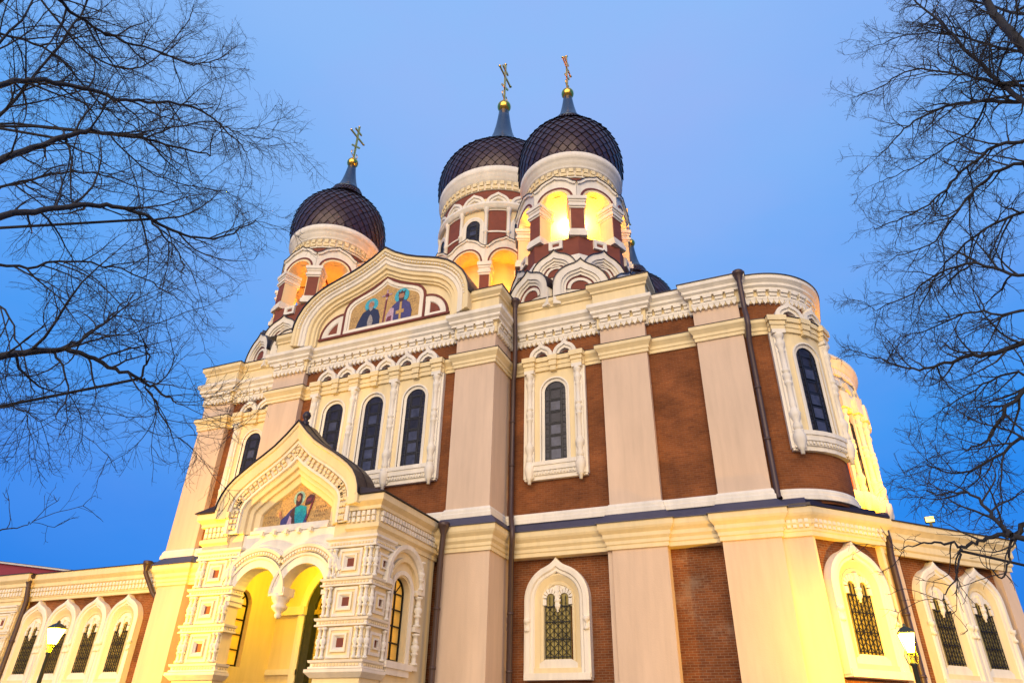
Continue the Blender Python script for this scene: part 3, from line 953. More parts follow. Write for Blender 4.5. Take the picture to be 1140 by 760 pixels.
mo.put(ell(XC + 0.98, 21.12, 0.16, 0.23), MO_skin)
mo.put([(XC + 0.82, 21.02), (XC + 0.86, 20.84), (XC + 0.98, 20.74), (XC + 1.1, 20.84), (XC + 1.14, 21.02), (XC + 1.04, 20.98), (XC + 0.92, 20.98)], MO_hair)
mo.put([(XC + 0.80, 21.12), (XC + 0.79, 21.42), (XC + 0.88, 21.34), (XC + 0.98, 21.46), (XC + 1.08, 21.34), (XC + 1.17, 21.42), (XC + 1.16, 21.12), (XC + 1.1, 21.26), (XC + 0.86, 21.26)], MO_hair)
scribble(mo, XC - 1.9, 20.45, 0.35, 2, rng)
scribble(mo, XC + 1.45, 21.0, 0.4, 3, rng)
mo.mb.build('mosaic', gable, normals=True)

# ------------------------------------------------------------------ towers
def cross(parent, cx, cy, z0, h, th):
    mb = MB(); mb.mat(M_gold)
    t = th
    mb.box(cx - t * .7, cx + t * .7, cy - t, cy + t, z0, z0 + h)
    mb.box(cx - t * .65, cx + t * .65, cy - h * .235, cy + h * .235, z0 + h * .66, z0 + h * .66 + 2 * t)
    mb.box(cx - t * .65, cx + t * .65, cy - h * .115, cy + h * .115, z0 + h * .83, z0 + h * .83 + 2 * t)
    b = mb.addv([(cx + sx * t * .65, cy + sy * h * .13, z0 + h * .40 + sy * h * .07 + sz * t) for sx in (-1, 1) for sy in (-1, 1) for sz in (-1, 1)])
    for f in ((0, 1, 3, 2), (4, 6, 7, 5), (0, 4, 5, 1), (2, 3, 7, 6), (0, 2, 6, 4), (1, 5, 7, 3)):
        mb.face(tuple(b + i for i in f))
    for (z, y) in ((z0 + h, cy), (z0 + h * .66 + t, cy - h * .235), (z0 + h * .66 + t, cy + h * .235)):
        mb.lathe(cx, y, [(0, z - t * 1.5), (t * 1.5, z), (0, z + t * 1.5)], 8)
    mb.lathe(cx, cy, [(0, z0), (t * 2.4, z0 + .02), (t * 1.6, z0 + h * .05), (t, z0 + h * .1)], 10)
    for sy in (-1, 1):                                   # crescent scrolls at the foot
        mb.tube([(cx, cy + sy * h * (.02 + .085 * sin(radians(a))), z0 + h * (.16 - .07 * cos(radians(a)))) for a in range(0, 151, 15)], t * .5, 5)
    return mb.build('cross', parent)

def onion(parent, cx, cy, prof, nsc, rows, zneck):
    """onion dome: under-skin lathe plus diamond shingles"""
    mb = MB(); mb.mat(M_scale)
    mb.lathe(cx, cy, prof, 48)
    # arc-length table
    S = [0]
    for a, b in zip(prof, prof[1:]): S.append(S[-1] + hypot(b[0] - a[0], b[1] - a[1]))
    def at(s):
        s = max(0, min(S[-1] - 1e-6, s))
        for i in range(len(S) - 1):
            if S[i + 1] >= s:
                t = (s - S[i]) / (S[i + 1] - S[i])
                p, q = prof[i], prof[i + 1]
                nr, nz2 = (q[1] - p[1]), -(q[0] - p[0]); l = hypot(nr, nz2)
                return p[0] + (q[0] - p[0]) * t, p[1] + (q[1] - p[1]) * t, nr / l, nz2 / l
        return prof[-1] + (1, 0)
    H = S[-1]
    rr = random.Random(int(cx * 7 + cy))
    for k in range(-1, rows):
        sc = H * (k + 1) / rows
        hh = H / rows
        off = 0.5 * (k % 2)
        for j in range(nsc):
            a = 2 * pi * (j + off) / nsc
            da = pi / nsc * 0.97
            lift = 0.095 + rr.uniform(-0.015, 0.02)
            pts = []
            for (ds, aa, ex) in ((-hh, 0, lift), (0, da, lift * 0.45), (hh * 0.98, 0, 0.004), (0, -da, lift * 0.45)):
                r, z, nr, nz2 = at(sc + ds)
                pts.append((cx + (r + nr * ex) * cos(a + aa), cy + (r + nr * ex) * sin(a + aa), z + nz2 * ex))
            b = mb.addv(pts)
            mb.face((b, b + 1, b + 2, b + 3))
    return mb.build('dome', parent, normals=False)

def ringbox(mb, cx, cy, a, u0, u1, w0, w1, z0, z1):
    mb.xf = FR(cx, cy, a); mb.box(u0, u1, w0, w1, z0, z1); 

def octring(cx, cy, apo, n=8):
    r = apo / cos(pi / n)
    return [(cx + r * sin(pi / n + k * 2 * pi / n), cy - r * cos(pi / n + k * 2 * pi / n)) for k in range(n)]

def belfry(parent, cx, cy, zb, apo, s, hz, n=8, zc=3.75):
    """open arcade: zb = floor level; s = lateral scale; hz = vertical scale. Returns nothing, makes sub-parts"""
    Z = lambda z: zb + z * hz
    core_ = MB(); core_.mat(M_tbrick)
    core_.plan(octring(cx, cy, apo - 0.02 * s, n), Z(-3.2), Z(0.35))
    core_.mat(M_white)
    core_.plan(octring(cx, cy, apo - 0.50 * s, n), Z(0.35), Z(0.42))
    core_.build('belfry_floor', parent)
    core_ = MB(); core_.mat(M_cream)
    core_.plan(octring(cx, cy, apo - 0.35 * s, n), Z(zc), Z(zc + .4))
    core_.build('belfry_ceiling', parent)
    hwf = apo * math.tan(pi / n)
    pr = 0.36 * s
    for k in range(n):
        a = pi / n + k * 2 * pi / n
        rad = apo / cos(pi / n)
        p = MB(FR(cx, cy, a)); p.mat(M_cream)
        p.box(-pr, pr, rad - 0.85 * s, rad - 0.08 * s, Z(0.35), Z(2.3))
        p.mat(M_tbrick)
        p.box(-pr * .86, pr * .86, rad - 0.3 * s, rad - 0.04 * s, Z(0.86), Z(2.3))
        p.mat(M_white)
        p.box(-pr * 1.25, pr * 1.25, rad - 0.95 * s, rad + 0.06 * s, Z(0.36), Z(0.66))
        p.box(-pr * 1.10, pr * 1.10, rad - 0.90 * s, rad + 0.00 * s, Z(0.66), Z(0.86))
        for (q, e, z0, z1) in ((1.08, 0.0, 2.3, 2.42), (1.22, 0.06, 2.42, 2.56), (1.08, 0.0, 2.56, 2.74), (1.20, 0.04, 2.74, 2.88), (1.34, 0.10, 2.88, 3.10)):
            p.box(-pr * q, pr * q, rad - 0.95 * s, rad + e * s, Z(z0), Z(z1))
        p.build('pier', parent)
    ri, zs = hwf - pr * 1.05, 3.08
    for k in range(n):
        a = k * 2 * pi / n
        f = MB(FR(cx, cy, a)); f.mat(M_white)
        top = [(x * hwf, y) for x, y in ((-1, 4.10), (-.85, 4.2), (-.6, 4.5), (-.35, 4.66), (-.15, 4.74), (0, 4.86), (.15, 4.74), (.35, 4.66), (.6, 4.5), (.85, 4.2), (1, 4.10))]
        def ztop(u):
            for p_, q_ in zip(top, top[1:]):
                if p_[0] <= u <= q_[0] + 1e-6:
                    return p_[1] + (q_[1] - p_[1]) * (u - p_[0]) / (q_[0] - p_[0])
            return top[0][1]
        ap = [(-hwf, zs), (-ri, zs)] + arch(0, zs, ri, 16)[1:-1] + [(ri, zs), (hwf, zs)]
        ap = [(u, zs + (z - zs) * 0.92) for u, z in ap]
        w0, w1 = apo - 0.75 * s, apo + 0.02 * s
        rows_ = []
        us = sorted(set([round(u, 4) for u, z in ap] + [round(u, 4) for u, z in top]))
        def zlow(u):
            if abs(u) >= ri: return zs
            return zs + sqrt(max(0, ri * ri - u * u)) * 0.92
        rows_ = [[(u, w0, Z(zlow(u))), (u, w1, Z(zlow(u))), (u, w1, Z(ztop(u))), (u, w0, Z(ztop(u)))] for u in us]
        b = f.addv([q for r in rows_ for q in r])
        for i in range(len(rows_) - 1):
            for m_ in range(4):
                f.face((b + i * 4 + m_, b + i * 4 + (m_ + 1) % 4, b + i * 4 + 4 + (m_ + 1) % 4, b + i * 4 + 4 + m_))
        f.mat(M_red)
        AO = [(u, Z(zs + (z - zs) * 0.92)) for u, z in arch(0, zs, ri, 16)]
        f.sweep(AO, [(0.10 * s, w1 - 0.05), (0.10 * s, w1 + 0.05 * s), (0.21 * s, w1 + 0.05 * s), (0.21 * s, w1 - 0.05)])
        f.mat(M_cream)
        f.sweep(AO, [(-0.02 * s, w0), (-0.02 * s, w1 + 0.03 * s), (0.10 * s, w1 + 0.03 * s), (0.10 * s, w1 - 0.02)])
        f.mat(M_white)
        T = [(u, Z(z)) for u, z in top]
        f.sweep(T, [(0.02 * s, w1 - 0.3), (0.02 * s, w1 + 0.10 * s), (-0.11 * s, w1 + 0.10 * s), (-0.11 * s, w1 - 0.02)])
        f.mat(M_roof)
        f.sweep(T, [(0.025 * s, w0), (0.025 * s, w1 + 0.14 * s), (0.055 * s, w1 + 0.14 * s), (0.055 * s, w0)])
        # parapet stone with a small brick square
        f.build('arcade_arch', parent)
        f = MB(FR(cx, cy, a)); f.mat(M_white)
        f.sweep([(-0.34 * s, Z(0.30)), (-0.34 * s, Z(-0.28)), (0.34 * s, Z(-0.28)), (0.34 * s, Z(0.30))][::-1], [(0, w1 - .05), (0, w1 + .09 * s), (-.15 * s, w1 + .07 * s), (-.19 * s, w1 - .0)], closed=True)
        f.mat(M_tbrick); f.box(-.17 * s, .17 * s, w1 - .3, w1 + .02, Z(-.14), Z(.15))
        f.build('parapet_stone', parent)

def kok_ring(parent, cx, cy, azs, rad, z0, hw, h, depth, foot=None):
    for a in azs:
        mb = MB(FR(cx, cy, a))
        P = keel(0, z0, hw, h, foot, brk=70)
        mb.mat(M_white)
        mb.sweep(P, [(0, rad - depth), (0, rad), (-0.26 * hw, rad), (-0.26 * hw, rad - 0.08), (-0.36 * hw, rad - 0.08), (-0.36 * hw, rad - 0.16), (-0.46 * hw, rad - 0.16), (-0.46 * hw, rad - 0.26)])
        mb.prism(P, rad - depth, rad - 0.30)
        mb.mat(M_red)
        mb.sweep(arch(0, z0, hw * 0.54, 14), [(0, rad - 0.3), (0, rad - 0.20), (-0.055 * hw, rad - 0.20), (-0.055 * hw, rad - 0.3)])
        mb.mat(M_white)
        mb.sweep(arch(0, z0, hw * 0.485, 14), [(0, rad - 0.3), (0, rad - 0.22), (-0.12 * hw, rad - 0.22), (-0.12 * hw, rad - 0.3)])
        mb.mat(M_tbrick)
        mb.prism(arch(0, z0, hw * 0.36, 12), rad - 0.32, rad - 0.27)
        mb.mat(M_roof)
        mb.sweep(keel(0, z0, hw, h, brk=70), [(0.0, rad - depth), (0.0, rad + 0.06), (0.045, rad + 0.06), (0.045, rad - depth)])
        mb.build('kokoshnik', parent)

def lathe_part(name, parent, cx, cy, prof, m, n=48):
    mb = MB(); mb.mat(m); mb.lathe(cx, cy, prof, n)
    return mb.build(name, parent)

def small_tower(cx, cy, energy, label=None, bell=True):
    base = MB(); base.mat(M_white)
    base.plan(octring(cx, cy, 3.0), 19.2, 22.6)
    base.psweep([(x, y) for x, y in octring(cx, cy, 2.85)][::-1], [(0.0, 22.4), (0.3, 22.4), (0.0, 23.25)], closed=True)
    t = base.build('bell_tower', CATH)
    if label: t['label'] = label
    A8 = [k * pi / 4 for k in range(8)]
    kok_ring(t, cx, cy, [a + pi / 8 for a in A8], 3.65, 20.72, 1.36, 1.63, 1.3, foot=19.7)
    kok_ring(t, cx, cy, A8, 3.32, 21.86, 1.20, 1.44, 1.3)
    belfry(t, cx, cy, 23.86, 2.93, 1.08, 0.975)
    lathe_part('drum', t, cx, cy, [(2.2, 27.6), (2.60, 27.6), (2.60, 28.82), (2.2, 28.82)], M_tbrick)
    co = MB(); co.mat(M_white); co.lathe(cx, cy, [(2.5, 28.78), (2.66, 28.78), (2.66, 28.86), (2.62, 28.88), (2.62, 29.40), (2.74, 29.42), (2.78, 29.50), (2.78, 29.64), (2.86, 29.70), (2.86, 29.86), (2.96, 29.98), (3.03, 30.08), (3.03, 30.40), (2.9, 30.46)], 48)
    co.mat(M_cream)
    for k in range(40):
        co.xf = FR(cx, cy, 2 * pi * k / 40)
        co.box(-0.12, 0.12, 2.58, 2.74, 29.14, 29.40)
        co.box(-0.17, 0.17, 2.58, 2.70, 28.92, 29.12)
    co.build('drum_cornice', t)
    prof = [(2.93, 30.46), (3.05, 30.85), (3.12, 31.3), (3.14, 31.8), (3.11, 32.3), (3.01, 32.85), (2.82, 33.38), (2.5, 33.86), (2.1, 34.32), (1.7, 34.7), (1.36, 35.05), (1.14, 35.42), (1.02, 35.85)]
    d = onion(t, cx, cy, prof, 36, 20, 36.7)
    lathe_part('neck', t, cx, cy, [(1.04, 35.74), (1.09, 35.80), (1.07, 35.92), (0.90, 36.04), (0.68, 36.45), (0.53, 36.95), (0.42, 37.5), (0.345, 38.0), (0.30, 38.42), (0.0, 38.44)], M_neck, 14)
    lathe_part('orb', t, cx, cy, [(0.12, 38.4), (0.2, 38.46), (0.12, 38.52)] + [(0.41 * sin(radians(a)), 38.88 - 0.41 * cos(radians(a))) for a in range(10, 181, 10)], M_gold, 20)
    cross(t, cx, cy, 39.22, 3.5, 0.068)
    if bell:
        bl = MB(); bl.mat(M_bell)
        bl.lathe(cx, cy, [(0.0, 26.9), (0.18, 26.88), (0.34, 26.75), (0.42, 26.4), (0.52, 25.95), (0.78, 25.6), (0.80, 25.55), (0.7, 25.56)], 20)
        bl.mat(M_tbrick)
        for k in range(2):
            bl.xf = FR(cx, cy, pi / 8 + k * pi / 2); bl.box(-2.3, 2.3, -0.07 + .003 * k, 0.07 - .003 * k, 27.5 + .004 * k, 27.64)
        bl.xf = ID
        bl.lathe(cx, cy, [(0.05, 26.8), (0.05, 27.6)], 8)
        bl.build('bell', t)
    lamp('bell_tower_light', (cx, cy, 25.0), energy * .6, (1.0, 0.34, 0.0), 0.3)
    if energy > 2000: lamp('bell_tower_light', (cx, cy, 26.9), energy * .12, (1.0, 0.80, 0.42), 0.1)  # extra whiter lamp, added to make a white-hot core on the ceiling
    return t

def lamp(name, loc, energy, col, rad=0.1):
    l = bpy.data.lights.new(name, 'POINT'); l.energy = energy; l.color = col; l.shadow_soft_size = rad
    o = bpy.data.objects.new(name, l); COL.objects.link(o); o.location = loc
    return o

S_ = 29.2
TA = 8.47
CX, CYY = XC, 37.5
small_tower(-8.95, 29.2, 3600, 'bell tower on the right, brightly lit belfry', bell=False)
small_tower(-25.85, 29.2, 1200, 'bell tower on the left')
small_tower(-8.95, 45.9, 900, 'bell tower behind, only its dome showing', bell=False)
small_tower(-25.85, 45.9, 700, 'bell tower hidden behind the gable', bell=False)

# central tower
ct = MB(); ct.mat(M_white)
ct.plan(octring(CX, CYY, 5.4), 19.5, 24.5)
CTW = ct.build('central_tower', CATH)
belfry(CTW, CX, CYY, 25.2, 5.15, 1.0, 1.28, 12, 4.0)
dr = MB(); dr.mat(M_cream)
dr.lathe(CX, CYY, [(3.7, 25.6), (3.7, 30.4), (4.4, 30.4), (4.4, 35.9)], 64)
dr.build('drum', CTW)
for k in range(8):
    a = pi / 8 + k * pi / 4
    p = MB(CY(CX, CYY, 4.4)); u0 = a * 4.4
    p.mat(M_tbrick)
    p.box(u0 - 0.62, u0 + 0.62, 0, 0.06, 30.6, 34.5, 6)
    p.mat(M_white)
    for z in (30.7, 32.45, 34.45): p.box(u0 - 0.66, u0 + 0.66, 0, 0.12, z - 0.07, z + 0.07, 6)
    p.build('brick_panel', CTW)
    for s in (-1, 1):
        c = MB(CY(CX, CYY, 4.4)); c.mat(M_white)
        c.lathe(u0 + s * 0.78, 0.10, [(0.2, 30.4), (0.2, 30.7), (0.13, 30.8), (0.13, 32.3), (0.19, 32.38), (0.19, 32.52), (0.13, 32.6), (0.13, 34.2), (0.2, 34.35), (0.2, 34.6)], 10)
        c.build('column', CTW)
    a = k * pi / 4; u0 = a * 4.4
    w = MB(CY(CX, CYY, 4.4)); w.mat(M_white)
    w.sweep([(u0 - 0.62, 30.5)] + arch(u0, 33.1, 0.62, 14) + [(u0 + 0.62, 30.5)], [(-0.1, 0.0), (-0.1, 0.10), (0.1, 0.14), (0.2, 0.14), (0.22, 0.0)])
    glass_pane(w, u0, 0.53, 30.5, 33.1, 0.05)
    w.build('window', CTW)
e = MB(); e.mat(M_white)
e.lathe(CX, CYY, [(4.4, 34.5), (4.62, 34.5), (4.62, 34.75), (4.72, 34.85), (4.72, 35.05), (4.4, 35.1)], 64)
for k in range(16):
    a = k * pi / 8
    e.xf = CY(CX, CYY, 4.4)
    e.sweep(keel(a * 4.4, 35.0, 0.84, 1.0), [(0, 0.0), (0, 0.25), (-0.2, 0.25), (-0.2, 0.16), (-0.4, 0.16), (-0.45, 0.0)])
e.xf = ID
e.build('drum_entablature', CTW)
lathe_part('brick_band', CTW, CX, CYY, [(4.4, 35.6), (4.44, 35.9), (4.44, 36.45), (4.3, 36.5)], M_tbrick, 64)
co = MB(); co.mat(M_white); co.lathe(CX, CYY, [(4.4, 36.36), (4.56, 36.36), (4.5, 36.42), (4.5, 37.10), (4.62, 37.14), (4.62, 37.4), (4.72, 37.5), (4.72, 37.75), (4.82, 37.9), (4.86, 38.0), (4.86, 38.42), (4.7, 38.5)], 64)
co.mat(M_cream)
for k in range(56):
    co.xf = FR(CX, CYY, 2 * pi * k / 56)
    co.box(-0.14, 0.14, 4.46, 4.64, 36.78, 37.12)
    co.box(-0.2, 0.2, 4.46, 4.58, 36.45, 36.74)
co.build('drum_cornice', CTW)
prof = [(4.72, 38.46), (4.88, 38.9), (4.98, 39.5), (5.0, 40.0), (4.95, 40.6), (4.79, 41.2), (4.46, 41.8), (3.95, 42.36), (3.3, 42.95), (2.7, 43.45), (2.2, 43.9), (1.85, 44.4), (1.66, 44.9)]
onion(CTW, CX, CYY, prof, 48, 24, 46.6)
lathe_part('neck', CTW, CX, CYY, [(1.7, 44.75), (1.78, 44.84), (1.75, 45.02), (1.5, 45.25), (1.14, 45.95), (0.86, 46.9), (0.67, 47.9), (0.54, 48.9), (0.45, 49.75), (0, 49.8)], M_neck, 16)
lathe_part('orb', CTW, CX, CYY, [(0.2, 49.7), (0.32, 49.82), (0.2, 49.95)] + [(0.60 * sin(radians(a)), 50.44 - 0.60 * cos(radians(a))) for a in range(10, 181, 10)], M_gold, 20)
cross(CTW, CX, CYY, 51.0, 5.2, 0.095)
for k in range(8):
    a = pi / 8 + k * pi / 4
    lamp('central_tower_floodlight', (CX + 4.15 * sin(a), CYY - 4.15 * cos(a), 26.3), 290, (1.0, 0.36, 0.0), 0.2)

# ------------------------------------------------------------------ main apse behind the corner
MX, MY, MR = -1.6, 37.5, 5.5
ap_ = MB(); ap_.mat(M_tbrick); ap_.uvcyl = None
ap_.lathe(MX, MY, [(MR, 8.0), (MR, 19.2)], 64, -pi / 2, pi / 2)
APS = ap_.build('apse', CATH)
apc = MB(); apc.mat(M_white)
apc.lathe(MX, MY, [(MR, 17.7), (MR + .12, 17.7), (MR + .12, 18.4), (MR + .24, 18.45), (MR + .30, 18.6), (MR + .36, 18.8), (MR + .46, 18.9), (MR + .46, 19.05), (MR, 19.1)], 64, -pi / 2, pi / 2)
apc.lathe(MX, MY, [(MR, 16.2), (MR + .2, 16.2), (MR + .25, 16.6), (MR + .38, 16.8), (MR + .38, 17.0), (MR, 17.05)], 64, -pi / 2, pi / 2)
apc.lathe(MX, MY, [(MR, 9.3), (MR + .3, 9.3), (MR + .3, 9.6), (MR + .1, 9.8), (MR, 9.85)], 64, -pi / 2, pi / 2)
apc.lathe(MX, MY, [(MR, 11.2), (MR + .2, 11.2), (MR + .3, 11.7), (MR + .3, 11.95), (MR, 12.0)], 64, -pi / 2, pi / 2)
for k in range(60):
    apc.xf = FR(MX, MY, radians(3 * k + 1.5))
    apc.box(-0.1, 0.1, MR, MR + 0.25, 18.1, 18.42)
    apc.box(-0.12, 0.12, MR, MR + 0.2, 17.5, 17.9)
apc.build('apse_cornice', APS)
for az in range(6, 180, 12):
    c = MB(CY(MX, MY, MR)); u = radians(az) * MR; c.mat(M_white)
    c.lathe(u, 0.24, BALU, 10)
    c.lathe(u, 0.24, [(0.02, 11.0), (0.1, 11.1), (0.25, 11.6), (0.25, 11.9), (0.1, 12.0)], 10)
    c.box(u - 0.3, u + 0.3, 0, 0.14, 11.9, 16.3, 2)
    c.box(u - 0.3, u + 0.3, 0, 0.5, 16.15, 17.0, 2)
    c.mat(M_cream)
    c.sweep(keel(u + radians(6) * MR, 17.0, 0.5, 0.75), [(0, 0), (0, 0.36), (-0.2, 0.36), (-0.28, 0.0)])
    c.build('colonette', APS)
for az in range(12, 180, 24):
    w = MB(CY(MX, MY, MR)); glass_pane(w, radians(az) * MR, 0.45, 12.2, 15.2, 0.05); w.build('window', APS)

# ------------------------------------------------------------------ low wing at 45 degrees on the right
WG = FR(2.12, 28.47, pi / 4)
WL = 7.6
wg = MB(WG); wg.mat(M_pink)
wg.box(0, 1.55, -3, 0, 0, 8.5)
wg.box(6.95, WL, -9, 0, 0, 8.5)
wg.mat(M_brick_low)
wg.box(1.5, 7.0, -3, -0.30, 0, 8.5)
wg.build('wing_wall', CATH)
wing = bpy.data.objects['wing_wall']
WX0, WY0 = 2.12, 28.47
c45 = cos(pi / 4)
we = (WX0 + WL * c45, WY0 + WL * c45)
wsweep('wing_entablature', [(WX0, WY0), we, (we[0] - 6, we[1] + 6)], [(-0.05, 8.06), (0.08, 8.06), (0.08, 8.22), (0.14, 8.28), (0.14, 8.50), (0.22, 8.60), (0.22, 8.84), (0.32, 8.96), (0.38, 9.02), (0.38, 9.24), (-0.05, 9.26)], M_cream, CATH)
wsweep('wing_roof_edge', [(WX0, WY0), we, (we[0] - 6, we[1] + 6)], [(-0.3, 9.244), (0.44, 9.244), (0.44, 9.28), (-1.6, 9.75)], M_roof, CATH)
wr = MB(WG); wr.mat(M_roof); wr.box(0.1, WL - 0.3, -8.5, -0.3, 8.6, 9.5); wr.build('wing_roof', CATH)
WGW = FR(2.12 - 0.3 * c45, 28.47 + 0.3 * c45, pi / 4)
lower_window(WGW, 3.28, 1.12)
lower_window(WGW, 5.49, 1.12)

# ------------------------------------------------------------------ narthex wing on the left
NY = 26.6
nx = MB(FP(NY)); nx.mat(M_brick_low)
nx.box(-41.0, -30.0, -5, 0, 0, 8.6)
nx.build('narthex_wall', CATH)
npth = [(-44.6, 30), (-44.6, 26.1), (-40.3, 26.1), (-40.3, 26.45), (-30.0, 26.45)]
def ndent(mb, L):
    mb.mat(M_white)
    mb.box(-L * .3, L * .3, .05, .21, 8.30, 8.48)
    mb.box(-L * .3, L * .3, .05, .24, 8.54, 8.70)
wsweep('narthex_entablature', npth, [(-0.1, 8.06), (0.08, 8.06), (0.08, 8.2), (0.12, 8.24), (0.12, 8.72), (0.22, 8.78), (0.22, 8.95), (0.34, 9.06), (0.40, 9.12), (0.40, 9.42), (-0.1, 9.44)], M_cream, CATH, extra=[(npth[1:], 0.24, ndent)])
wsweep('narthex_roof_edge', npth, [(-0.3, 9.424), (0.46, 9.424), (0.46, 9.46), (-1.8, 9.9)], M_roof, CATH)
nr = MB(); nr.mat(M_roof); nr.plan([(-44.2, 26.6), (-30, 26.8), (-30, 34), (-44.2, 34)], 8.6, 9.6); nr.build('narthex_roof', CATH)
for i in range(4):
    lower_window(FP(NY), -39.12 + 2.22 * i, 1.10)

# ------------------------------------------------------------------ decorated piers (porches)
def small_bal(mb, u, w, z0, z1, r=0.085):
    h = z1 - z0
    mb.lathe(u, w, [(r * .6, z0), (r * 1.25, z0 + .02 * h), (r * 1.25, z0 + .07 * h), (r * .7, z0 + .1 * h), (r * .75, z0 + .3 * h), (r * 1.2, z0 + .34 * h), (r * 1.2, z0 + .38 * h),
                    (r * .7, z0 + .41 * h), (r * 1.45, z0 + .52 * h), (r * 1.3, z0 + .6 * h), (r * .75, z0 + .66 * h), (r * 1.15, z0 + .7 * h), (r * .75, z0 + .74 * h), (r * .75, z0 + .9 * h), (r * 1.3, z0 + .93 * h), (r * 1.3, z0 + .985 * h), (r * .6, z1)], 9)
TIERS = ((3.92, 4.92), (5.18, 6.18), (6.44, 7.46))
def tier_face(mb, xf, uc, hw, wd=0.0, bal=True):
    """one decorated pier face: niches, bands, corner balusters; w = 0 on the pier face"""
    mb.xf = xf
    for (z0, z1) in TIERS:
        zc = (z0 + z1) / 2
        mb.mat(M_white)
        q = min(0.46, hw * 0.6)
        sq = [(uc - q, zc - q), (uc - q, zc + q), (uc + q, zc + q), (uc + q, zc - q)]
        mb.sweep(sq, [(0, 0), (0, 0.07), (-0.09, 0.08), (-0.09, 0.05)], closed=True)
        mb.mat(M_cream)
        mb.sweep(sq, [(-0.09, 0.05), (-0.17, 0.05), (-0.17, 0.10), (-0.20, 0.10)], closed=True)
        mb.mat(M_white)
        mb.sweep(sq, [(-0.18, 0.06), (-0.18, 0.11), (-0.24, 0.11), (-q + 0.13, 0.01)], closed=True)
        mb.mat(M_tbrick)
        mb.box(uc - 0.135, uc + 0.135, 0, 0.02, zc - 0.16, zc + 0.16)
        mb.mat(M_white)
        if bal:
            for s in (-1, 1):
                for o in ((0.09, 0.27) if hw > .7 else (0.08,)):
                    u = uc + s * (hw - o)
                    mb.box(u - 0.09, u + 0.09, 0, 0.10, zc - 0.02, zc + 0.10)
                    small_bal(mb, u, 0.06, z0 + 0.02, z1 - 0.02, .075)
def bands(mb, path):
    """string bands round a pier; path in world plan, outside on the right"""
    P = [(x, -y) for x, y in path]
    old = mb.xf
    mb.xf = lambda u, w, z: (u, -w, z)
    for z in (3.66, 4.92, 6.18):
        mb.mat(M_white)
        mb.psweep(P, [(-.02, z), (0.14, z), (0.14, z + .05), (0.09, z + .07), (0.09, z + .15), (0.15, z + .18), (0.17, z + .25), (-.02, z + .27)])
    mb.psweep(P, [(-.02, 7.46), (0.12, 7.46), (0.12, 7.52), (0.09, 7.55), (0.09, 7.68), (0.18, 7.74), (0.18, 7.82), (-.02, 7.84)])
    mb.psweep(P, [(-.02, 3.40), (0.06, 3.40), (0.22, 3.55), (0.22, 3.64), (-.02, 3.66)])
    mb.xf = old
    def dn(F, L):
        mb.xf = F; mb.mat(M_cream)
        for z in (3.66, 4.92, 6.18, 7.47): mb.box(-L * .3, L * .3, 0.08, 0.125, z + .075, z + .14)
    along(path, 0.13, dn)
    mb.xf = old

# ------------------------------------------------------------------ PORCH
PX0, PX1, PY = -21.25, -13.5, 19.9
pw = MB(); pw.mat(M_cream)
PI0, PI1 = -19.42, -15.28
# side walls with arched window openings
for (x, a) in ((PX1, pi / 2), (PX0, -pi / 2)):
    F = FR(x, 21.9, a)
    pw.xf = F; pw.mat(M_cream)
    apx = [(-0.55, 4.05)] + arch(0, 6.25, 0.55, 14) + [(0.55, 4.05)]
    s = 1 if a > 0 else -1
    lo, hi = (-0.75, 2.2) if s > 0 else (-2.2, 0.75)
    arch_panel(pw, lo, hi, 0.0, 8.3, apx, -0.55, 0.0)
# ceiling and twin-arched front plate
pw.xf = ID
pw.plan([(PX0 + .1, PY + .3), (PX1 - .1, PY + .3), (PX1 - .1, 24.4), (PX0 + .1, 24.4)], 8.25, 8.5)
pw.xf = FP(PY)
APS2 = [(PI0, 6.08)] + arch(-18.39, 6.08, 1.0, 14)[0:] + arch(-16.31, 6.08, 1.0, 14) + [(PI1, 6.08)]
pw.mat(M_white)
rows_ = [[(u, -0.55, z), (u, -0.06, z), (u, -0.06, 8.3), (u, -0.55, 8.3)] for u, z in APS2]
b = pw.addv([q for r in rows_ for q in r])
for i in range(len(rows_) - 1):
    for k in range(4): pw.face((b + i * 4 + k, b + i * 4 + (k + 1) % 4, b + i * 4 + 4 + (k + 1) % 4, b + i * 4 + 4 + k))
# small dent row under the mosaic
for k in range(5):
    u = XC - 1.1 + 0.55 * k
    pw.box(u - 0.06, u + 0.06, -0.1, 0.10, 8.18, 8.34)
PORCH = pw.build('porch', CATH)
# archivolts and hanging pendant
av = MB(FP(PY)); av.mat(M_white)
for c in (-18.39, -16.31):
    av.xf = FP(PY - (0.0 if c < XC else 0.004))
    av.sweep(arch(c, 6.08, 1.0, 20), [(-0.02, -0.5), (-0.02, 0.02), (0.26, 0.02), (0.26, 0.07), (0.34, 0.09), (0.34, 0.02)])
    av.mat(M_cream)
    il = c < XC
    A0, A1 = (172, 46) if il else (134, 8)
    av.sweep(arch(c, 6.08, 1.38, 20, A0, A1), [(0, -0.1), (0, 0.05), (0.16, 0.05), (0.16, -0.1)])
    av.mat(M_white)
    B0, B1 = (158, 52) if il else (128, 22)
    av.sweep(arch(c, 6.08, 1.54, 20, B0, B1), [(0, -0.1), (0, 0.10), (0.10, 0.13), (0.14, 0.08), (0.22, 0.08), (0.22, -0.1)])
    for k in range(26):
        a = radians(A0 + (A1 - A0) * (k + .5) / 26)
        u, z = c + 1.46 * cos(a), 6.08 + 1.46 * sin(a)
        av.box(u - 0.035, u + 0.035, 0.04, 0.095, z - 0.045, z + 0.045)
